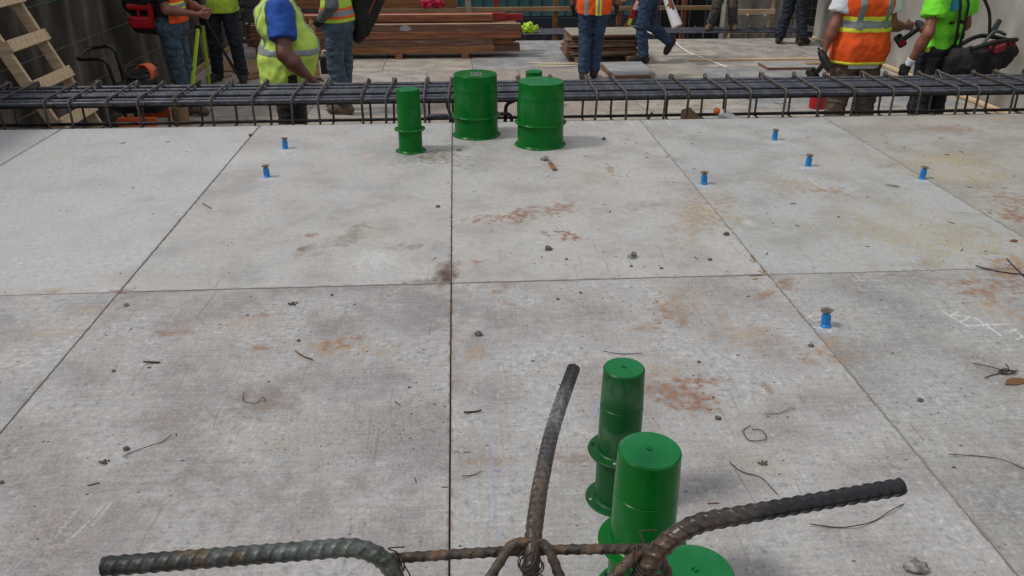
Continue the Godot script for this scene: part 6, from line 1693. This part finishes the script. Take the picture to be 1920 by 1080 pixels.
	for q in [[-0.17, 0.8, 0.06, 0.12, 0.26, 0.3], [-0.06, 0.82, 0.17, 0.14, 0.24, 0.0], [0.1, 0.8, 0.16, 0.16, 0.28, -0.2], [0.19, 0.8, 0.0, 0.1, 0.26, 0.2]]:
		put("pouch", Shape.new().box(Vector3(q[3], q[4], 0.09), Transform3D(Basis(Vector3.UP, q[5] * 3.0), Vector3(q[0], q[1], q[2])), 0.02), coal, belt)
		put("pouch_flap", Shape.new().box(Vector3(q[3] * 0.95, 0.035, 0.1), Transform3D(Basis(Vector3.UP, q[5] * 3.0), Vector3(q[0], q[1] + 0.1, q[2])), 0.012), M.black, belt)
	put("pencil", Shape.new().tube(PackedVector3Array([Vector3(-0.03, 0.8, 0.222), Vector3(-0.028, 0.88, 0.224)]), 0.007, 8), M.pine, belt)
	put("tape_clip", Shape.new().box(Vector3(0.03, 0.04, 0.03), Transform3D(Basis(), Vector3(-0.21, 0.98, 0.03)), 0.006), M.lime, belt)
	var tg := thing("tool_bag", "black and red canvas tool bag hanging beside the green tee worker", "tool bag", Vector3(4.25, 0.13, -6.55), 14)
	put("bag", skin([[Vector3(-0.2, 0.0, 0), Vector3(0.16, 0.02, 0), 0.1, 0.1], [Vector3(-0.2, -0.1, 0), Vector3(0.02, -0.06, 0), 0.09, 0.09], [Vector3(0.0, -0.02, 0), Vector3(0.2, 0.05, 0), 0.11, 0.09], [Vector3(-0.28, 0.02, 0), Vector3(-0.2, -0.04, 0), 0.07, 0.1]], 0.05, 0.014, [], [], 0.02, Vector3(10, 8, 10), 8), coal, tg)
	for q in [[0.02, 0.1, 0.055, 0.12, 0.08, 0.15], [0.2, 0.1, 0.03, 0.05, 0.1, 0.1]]:
		put("red_panel", Shape.new().box(Vector3(q[3], q[4], q[5]), Transform3D(Basis(Vector3.BACK, 0.25), Vector3(q[0], q[1], q[2])), 0.02), mat("bag_red", lin(0.2, 0.02, 0.03), 0.7), tg)
	put("rim", Shape.new().tube(curve(PackedVector3Array([Vector3(-0.24, 0.1, 0.08), Vector3(0.0, 0.15, 0.1), Vector3(0.22, 0.15, 0.06), Vector3(0.26, 0.13, -0.04), Vector3(0.0, 0.17, -0.08), Vector3(-0.2, 0.12, -0.06)]), 0.02), 0.018, 7), M.black, tg)
	put("handle", Shape.new().tube(curve(PackedVector3Array([Vector3(-0.1, 0.13, 0.05), Vector3(0.0, 0.22, 0.04), Vector3(0.12, 0.19, 0.04)]), 0.02), 0.013, 7), M.slate, tg)
	put("strap", Shape.new().tube(curve(PackedVector3Array([Vector3(0.0, 0.18, 0.0), Vector3(-0.05, 0.38, -0.02), Vector3(-0.16, 0.55, -0.1), Vector3(-0.16, 0.58, -0.3)]), 0.02), 0.012, 6), M.black, tg)
	put("tool_head", Shape.new().box(Vector3(0.05, 0.14, 0.02), Transform3D(Basis(Vector3.BACK, -0.4), Vector3(0.04, 0.24, 0.0)), 0.004), M.slate, tg)

# ---------- crumbs, wires and chips lying on the upper deck ----------
func on_deck(x: float, z: float, up := 0.0) -> Vector3:
	return Vector3(x, up, z)

func debris() -> void:
	var nz := noise(90, 1.0, 2)
	for q in [
	[0.680, -3.019, 0.0180, 1, "pale grey stone alone, largest on the middle sheet before the cross joint"],
	[0.461, -4.388, 0.0210, 1, "grey stone touching the wooden stick"],
	[-0.115, -3.664, 0.0100, 0, "dark stone left of the long middle joint, above the dirty corner"],
	[0.349, -3.118, 0.0150, 0, "dark stone just below the rusty streaks"],
	[0.987, -2.972, 0.0080, 0, "small dark stone right of the largest pale stone"],
	[1.134, -3.234, 0.0120, 0, "small dark stone on the diagonal joint above the split corner"],
	[0.041, -2.405, 0.0120, 0, "dark stone right of the middle joint on the front sheet"],
	[-0.904, -1.839, 0.0080, 0, "small dark stone at the end of the thin wire, far front left"],
	[0.727, -2.184, 0.0060, 0, "dark stone above the large rust patch beside the slim sleeve"],
	[-1.209, -2.702, 0.0100, 1, "pale flat stone just below the left cross joint"],
	[0.859, -4.794, 0.0120, 0, "dark stone right of the ringed sleeve's base"],
	[-1.278, -5.015, 0.0120, 0, "small stone on the left joint near the cage"],
	[0.336, -2.655, 0.0060, 0, "tiny stone below the middle cross joint"],
	[-1.166, -1.717, 0.0060, 0, "dark stone at the left picture edge, front sheet"],
	[-0.487, -2.743, 0.0060, 0, "tiny stone right of the crumbled cluster"],
	[0.425, -2.703, 0.0060, 0, "tiny stone on the front sheet below the pale stone"],
	[0.660, -2.930, 0.0060, 0, "tiny stone right below the largest pale stone"],
	[-1.086, -2.245, 0.0060, 0, "tiny stone on the front left, above the nail"],
	[-0.550, -2.403, 0.0060, 0, "tiny stone by the left sawdust streak"],
	[0.412, -3.014, 0.0060, 0, "tiny dark stone above the middle cross joint"],
	[0.773, -2.902, 0.0060, 0, "tiny stone left of the split corner"],
	[0.715, -1.984, 0.0040, 0, "small stone below the large rust patch, upper one"],
	[1.309, -1.929, 0.0080, 0, "small stone on the right front sheet"],
	[0.697, -1.876, 0.0080, 0, "small stone below the large rust patch, lower one"],
	[1.117, -2.261, 0.0080, 0, "small stone left of the diagonal joint, front right"]
]:
		var r: float = q[2]
		var s := Shape.new().stone(Vector3(r, r * 0.72, r * 0.85), nz, Vector3(q[0] * 7.0, q[1] * 5.0, 0), Vector3.ZERO, 0.7)
		lone("stone", s, M.stone_grey if q[3] == 1 else M.stone_dark, Vector3(q[0], r * 0.5, q[1]), q[4], "stone", "stones on the upper deck")
	for q in [
	[-0.617, -2.677, 0.0080, 0, "cluster of dark crumbs below the left cross joint"],
	[0.755, -1.671, 0.0060, 0, "two dark crumbs of concrete between wires, front right"],
	[0.961, -1.290, 0.0110, 1, "big crumbly grey lump of concrete at the bottom right edge"],
	[-0.942, -1.784, 0.0060, 0, "dark crumb heap at the front left by the thin wire"],
	[-0.983, -2.261, 0.0030, 0, "little crumbs beside the nail at the front left"]
]:
		var s := Shape.new()
		if q[2] > 0.008: s.stone(Vector3(1.9, 1.2, 1.5) * (q[2] as float), nz, Vector3(q[0], 4.0, q[1]), Vector3(0, q[2] * 0.6, 0), 0.9)
		for k in 6:
			var a := k * 2.4
			s.stone(Vector3.ONE * q[2] * (0.75 - 0.06 * k), nz, Vector3(k * 3.0, q[0], q[1]), Vector3(cos(a) * q[2] * 1.3 * sqrt(float(k)) * 0.7, q[2] * 0.4, sin(a) * q[2] * sqrt(float(k)) * 0.7), 0.7)
		lone("crumbled_concrete", s, M.stone_grey if q[3] == 1 else M.stone_dark, Vector3(q[0], 0.001, q[1]), q[4], "concrete crumbs")
	for q in [
	["thin wire curled like the letter C on the mottled sheet", 0.0011, 0, -0.655, -2.088, -0.650, -2.054, -0.627, -2.031, -0.607, -2.038, -0.593, -2.059, -0.586, -2.044],
	["thin straight wire running up from the front left crumbs", 0.0011, 0, -0.895, -1.795, -0.891, -1.817, -0.840, -1.841, -0.819, -1.864, -0.801, -1.887],
	["oval loop of wire on the right front sheet", 0.0012, 0, 0.776, -1.830, 0.756, -1.822, 0.743, -1.800, 0.751, -1.771, 0.779, -1.759, 0.802, -1.779, 0.797, -1.804, 0.776, -1.820],
	["bent wire passing behind the right bent bar's middle", 0.0013, 0, 0.667, -1.673, 0.689, -1.641, 0.726, -1.609, 0.742, -1.577, 0.745, -1.543],
	["curved wire at the right edge of the front sheets", 0.0011, 0, 1.247, -1.669, 1.334, -1.663, 1.375, -1.636, 1.416, -1.601],
	["long curved wire below the tip of the right bent bar", 0.0013, 0, 0.784, -1.435, 0.846, -1.426, 0.890, -1.423, 0.943, -1.443, 0.995, -1.469, 1.038, -1.495],
	["straight wire just behind the slim scuffed sleeve", 0.0011, 0, 0.437, -2.259, 0.494, -2.249, 0.560, -2.238],
	["flat grey wire tie with a folded end on the right front sheet", 0.0018, 2, 0.832, -1.886, 0.877, -1.891, 0.911, -1.908, 0.930, -1.909],
	["dark nail lying crosswise on the front left sheet", 0.0030, 0, -1.008, -2.285, -0.960, -2.288],
	["short dark splinter right of the middle joint, above the foil", 0.0026, 0, -0.012, -1.943, 0.013, -1.952, 0.038, -1.950],
	["thin splinter right of the middle joint, below the foil", 0.0012, 1, -0.021, -1.661, 0.005, -1.670, 0.030, -1.676],
	["long brown twig at the right picture edge, the flatter one", 0.0026, 0, 2.009, -2.833, 2.073, -2.788, 2.166, -2.733],
	["long brown twig at the right picture edge, crossing the flatter one", 0.0026, 0, 2.174, -2.891, 2.161, -2.808, 2.129, -2.677],
	["tan splinter on the front left sheet below the sawdust", 0.0026, 1, -0.547, -2.325, -0.515, -2.296, -0.484, -2.268],
	["thin splinter on the left sheet near the middle of the joint", 0.0026, 1, -1.229, -3.772, -1.173, -3.710]
]:
		var pts := PackedVector3Array()
		for i in range(3, q.size(), 2): pts.append(Vector3(q[i], 0.003 + (0.006 if (i / 2) % 2 else 0.0), q[i + 1]))
		var ctr := pts[pts.size() / 2]
		ctr.y = 0.0
		for i in pts.size(): pts[i] -= ctr
		lone("loose_wire" if q[1] < 0.0025 else "stick", Shape.new().tube(curve(pts, 0.008), q[1] as float, 6), M.tie_wire if q[2] == 0 else (M.timber_grey if q[2] == 1 else M.screw), ctr, q[0], "wire" if q[1] < 0.0025 else "stick")
	# stick of wood, foil, washer, leaf, flat chips
	var st := lone("wood_stick", Shape.new().box(Vector3(0.022, 0.012, 0.135), Transform3D(Basis(Vector3.UP, 0.1), Vector3.ZERO), 0.002), M.timber_gold, on_deck(0.491, -4.257, 0.007), "short orange brown wooden stick beside a stone before the ringed sleeve", "stick")
	lone("crumpled_foil", Shape.new().stone(Vector3(0.017, 0.004, 0.006), nz, Vector3(2, 3, 4), Vector3.ZERO, 1.2), M.silver, on_deck(-0.019, -1.773, 0.004), "crumpled bit of silver foil right of the long middle joint", "foil")
	lone("metal_washer", Shape.new().lathe([Vector2(0.003, 0.0), Vector2(0.0075, 0.0), Vector2(0.0075, 0.0016), Vector2(0.003, 0.0016)], 18), M.silver, on_deck(-0.405, -2.050, 0.001), "small bright metal washer on the mottled front left sheet", "washer")
	var leaf := PackedVector2Array([Vector2(-0.04, 0), Vector2(-0.02, 0.014), Vector2(0.01, 0.018), Vector2(0.04, 0.004), Vector2(0.025, -0.014), Vector2(-0.01, -0.014)])
	lone("dry_leaf", Shape.new().slab(leaf, 0.0015, Transform3D(Basis(Vector3.RIGHT, -PI / 2 + 0.1).rotated(Vector3.UP, 0.3), Vector3.ZERO)), M.dry_leaf, on_deck(1.643, -2.006, 0.004), "brown dry leaf beside the twisted wire at the right picture edge", "leaf")
	lone("brick_chip", Shape.new().stone(Vector3(0.014, 0.005, 0.008), nz, Vector3(8, 3, 4), Vector3.ZERO, 0.8), M.timber, on_deck(2.326, -3.084, 0.004), "dark red chip near the right edge above the rusty dust", "chip")
	var kn := Shape.new()
	for k in 4:
		var pts := PackedVector3Array()
		for i in 9:
			var a := i * 0.8 + k
			pts.append(Vector3(cos(a) * (0.018 + 0.004 * k), 0.006 + 0.004 * sin(a * 1.7 + k), sin(a) * 0.012))
		kn.tube(curve(pts, 0.006), 0.0011, 5)
	for q in [[-0.075, 0.012, -0.055], [0.02, 0.012, -0.045], [-0.09, 0.004, 0.03]]:
		kn.tube(curve(PackedVector3Array([Vector3(0, 0.005, 0), Vector3(q[0] * 0.6, q[1], q[2] * 0.4), Vector3(q[0], 0.006, q[2])]), 0.008), 0.0016, 5)
	lone("wire_knot", kn, M.tie_wire, on_deck(1.654, -2.061, 0.0), "knotted bunch of tie wire on the right front sheet by the leaf", "wire")
	# grit too fine to pick apart
	var mm := MultiMesh.new()
	mm.transform_format = MultiMesh.TRANSFORM_3D
	mm.mesh = Shape.new().stone(Vector3.ONE * 0.5, nz, Vector3(1, 2, 3), Vector3.ZERO, 0.8).mesh()
	mm.instance_count = 680
	var g := RandomNumberGenerator.new()
	g.seed = 77
	for i in 680:
		var p := Vector3(g.randf_range(-3.3, 4.0), 0.0012, g.randf_range(-5.2, -0.7))
		if i > 250: p = Vector3(g.randf_range(-1.6, 2.2), 0.0012, g.randf_range(-4.2, -1.0))
		if i > 450: p = Vector3(clampf(g.randfn(0.7, 0.55), -1.0, 2.6), 0.0012, clampf(g.randfn(-2.3, 0.6), -4.5, -1.1))
		var s := g.randf_range(0.0016, 0.0045) * (1.9 if i % 13 == 0 else 1.0)
		mm.set_instance_transform(i, Transform3D(Basis(Vector3.UP, g.randf() * TAU).scaled(Vector3(s * g.randf_range(0.8, 2.2), s * 0.7, s)), p))
	var mi := MultiMeshInstance3D.new()
	mi.name = "grit"
	mi.multimesh = mm
	mi.material_override = M.stone_dark
	mi.set_meta("kind", "stuff")
	mi.set_meta("label", "fine dark grit scattered over the plywood deck")
	mi.set_meta("category", "grit")
	add_child(mi)
	# splinters and short nails
	var ch := MultiMesh.new()
	ch.transform_format = MultiMesh.TRANSFORM_3D
	ch.mesh = Shape.new().box(Vector3(1, 0.12, 0.12), Transform3D.IDENTITY, 0.02).mesh()
	ch.instance_count = 100
	for i in 100:
		var p := Vector3(g.randf_range(-3.0, 3.8), 0.0022, g.randf_range(-5.2, -1.0))
		if i % 3 == 0: p.x = g.randf_range(1.0, 3.6); p.z = g.randf_range(-5.0, -2.9)
		var s := g.randf_range(0.012, 0.03)
		ch.set_instance_transform(i, Transform3D(Basis(Vector3.UP, g.randf() * TAU).scaled_local(Vector3(s, s * 0.9, s * 0.9)), p))
	var ci := MultiMeshInstance3D.new()
	ci.name = "splinters"
	ci.multimesh = ch
	ci.material_override = M.timber_grey
	ci.set_meta("kind", "stuff")
	ci.set_meta("label", "thin wood splinters and nails scattered over the plywood deck")
	ci.set_meta("category", "splinters")
	add_child(ci)
	# litter of dust and wire bits on the lower deck
	var lm := MultiMesh.new()
	lm.transform_format = MultiMesh.TRANSFORM_3D
	lm.mesh = ch.mesh
	lm.instance_count = 260
	for i in 260:
		var p := Vector3(g.randf_range(-3.2, 5.6), LOW + 0.004, g.randf_range(-13.5, -6.3))
		var s := g.randf_range(0.02, 0.09)
		lm.set_instance_transform(i, Transform3D(Basis(Vector3.UP, g.randf() * TAU).scaled_local(Vector3(s, 0.03, 0.035)), p))
	var li := MultiMeshInstance3D.new()
	li.name = "litter"
	li.multimesh = lm
	li.material_override = M.timber_grey
	li.set_meta("kind", "stuff")
	li.set_meta("label", "small wood litter scattered over the lower deck")
	li.set_meta("category", "litter")
	add_child(li)
